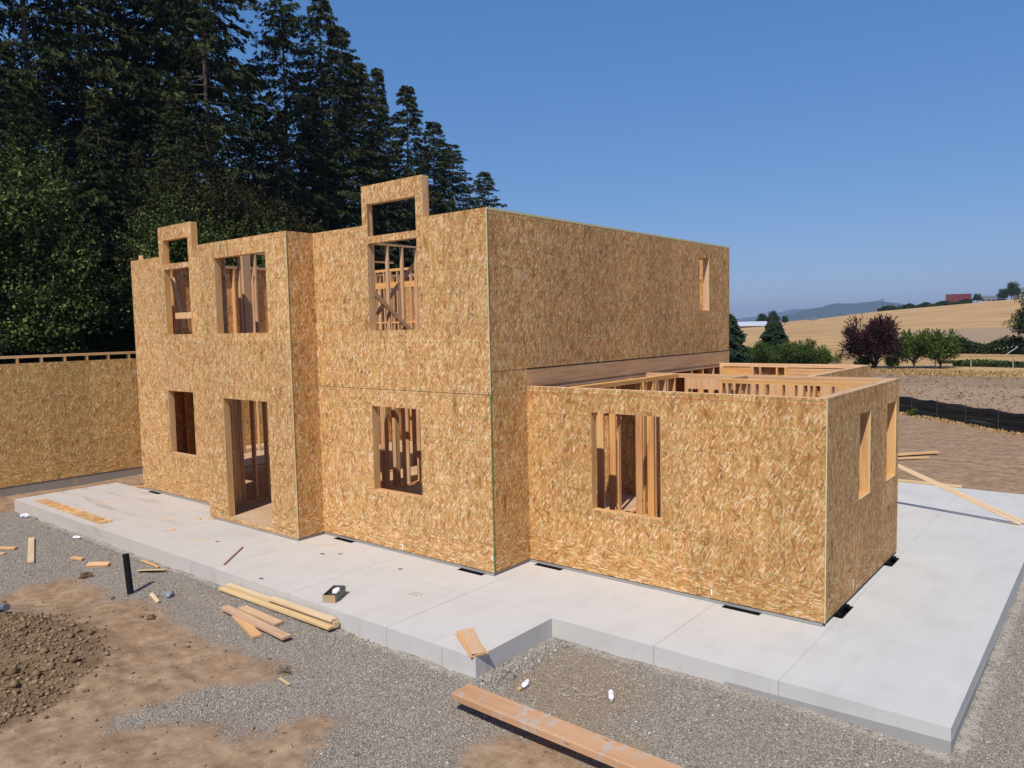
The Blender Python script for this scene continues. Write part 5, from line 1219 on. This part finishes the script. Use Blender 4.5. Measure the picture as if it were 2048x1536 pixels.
def rp(az, r, h): x, y = dirp(az, r); return (x, y, h)
ridge('mountain_near', [rp(-24, 5200, 0), rp(-21, 5200, 15), rp(-19, 5200, 45), rp(-17.4, 5200, 82), rp(-16.0, 5200, 105), rp(-14.8, 5200, 103), rp(-13.6, 5200, 112), rp(-12.4, 5200, 98), rp(-10.5, 5200, 70), rp(-8, 5200, 40), rp(-3, 5200, 10)], 500, M['mountain'], '')
ridge('mountain_far', [rp(-32, 9000, 20), rp(-26, 9000, 45), rp(-22.5, 9000, 40), rp(-20.5, 9000, 70), rp(-19.0, 9000, 128), rp(-18.0, 9000, 132), rp(-16.5, 9000, 90), rp(-14, 9000, 50), rp(-5, 9000, 40), rp(5, 9000, 20)], 600, M['mountain'], '')

# ------------------------------------------------------------ LIGHT, SKY, AIR
SUN = Vector((.197, -.583, .788)).normalized()
el = math.asin(SUN.z); azr = math.atan2(SUN.x, SUN.y)
w = bpy.data.worlds.new('World'); sc.world = w; w.use_nodes = True
nt = w.node_tree; bg = nt.nodes['Background']
sky = nt.nodes.new('ShaderNodeTexSky'); sky.sky_type = 'NISHITA'; sky.sun_disc = False
sky.sun_elevation = el; sky.sun_rotation = azr; sky.altitude = 100; sky.air_density = 1.0; sky.dust_density = 0.0; sky.ozone_density = 4.0
se = nt.nodes.new('ShaderNodeSeparateColor'); cb = nt.nodes.new('ShaderNodeCombineColor'); nt.links.new(sky.outputs[0], se.inputs[0])
# the photograph's tone curve on a clear summer sky: softer towards the horizon
for i, (g_exp, kf) in enumerate(((.86, .50), (.60, .55), (.45, .79))):
    m1 = nt.nodes.new('ShaderNodeMath'); m1.operation = 'MULTIPLY'; m1.inputs[1].default_value = .1; nt.links.new(se.outputs[i], m1.inputs[0])
    m2 = nt.nodes.new('ShaderNodeMath'); m2.operation = 'POWER'; m2.inputs[1].default_value = g_exp; nt.links.new(m1.outputs[0], m2.inputs[0])
    m3 = nt.nodes.new('ShaderNodeMath'); m3.operation = 'MULTIPLY'; m3.inputs[1].default_value = kf * 10; nt.links.new(m2.outputs[0], m3.inputs[0]); nt.links.new(m3.outputs[0], cb.inputs[i])
nt.links.new(cb.outputs[0], bg.inputs[0]); bg.inputs[1].default_value = .1
sl = bpy.data.lights.new('sun', 'SUN'); sl.energy = 4.75; sl.angle = math.radians(.53); sl.color = (1, .95, .875)
so = bpy.data.objects.new('sun', sl); COL.objects.link(so); so.rotation_euler = SUN.to_track_quat('Z', 'Y').to_euler()
# haze: closed box of thin even air
mb = MB(); mb.box(-9900, 9900, -2600, 9900, -30, 190)
hz = mb.build('haze', bpy.data.materials.new('haze_air')); hz['kind'] = 'stuff'
hm = hz.data.materials[0]; hm.use_nodes = True; hn = hm.node_tree; hn.nodes.clear()
vo = hn.nodes.new('ShaderNodeVolumePrincipled'); vo.inputs['Density'].default_value = .00014; vo.inputs['Color'].default_value = (.62, .78, 1, 1); vo.inputs['Anisotropy'].default_value = .2
ou = hn.nodes.new('ShaderNodeOutputMaterial'); hn.links.new(vo.outputs[0], ou.inputs['Volume'])

# ------------------------------------------------------------ CAMERA
cam = bpy.data.cameras.new('camera'); co = bpy.data.objects.new('camera', cam); COL.objects.link(co)
cam.sensor_width = 36; cam.lens = 36 * 1526.45 / 2048; cam.clip_start = .1; cam.clip_end = 30000
r_ = Vector((.77692854, .62924443, -.02082065)); u_ = Vector((-.03113644, .07143192, .99695938)); f_ = Vector((-.62881839, .77391791, -.07508993))
mw = Matrix(((r_.x, u_.x, -f_.x, 7.99375742), (r_.y, u_.y, -f_.y, -9.2718966), (r_.z, u_.z, -f_.z, 4.01882931), (0, 0, 0, 1)))
co.matrix_world = mw; sc.camera = co
sc.view_settings.view_transform = 'Standard'; sc.view_settings.look = 'None'; sc.view_settings.gamma = 1
sc.view_settings.exposure = 0.0
sc.render.engine = 'CYCLES'; sc.cycles.volume_bounces = 0; sc.cycles.max_bounces = 6
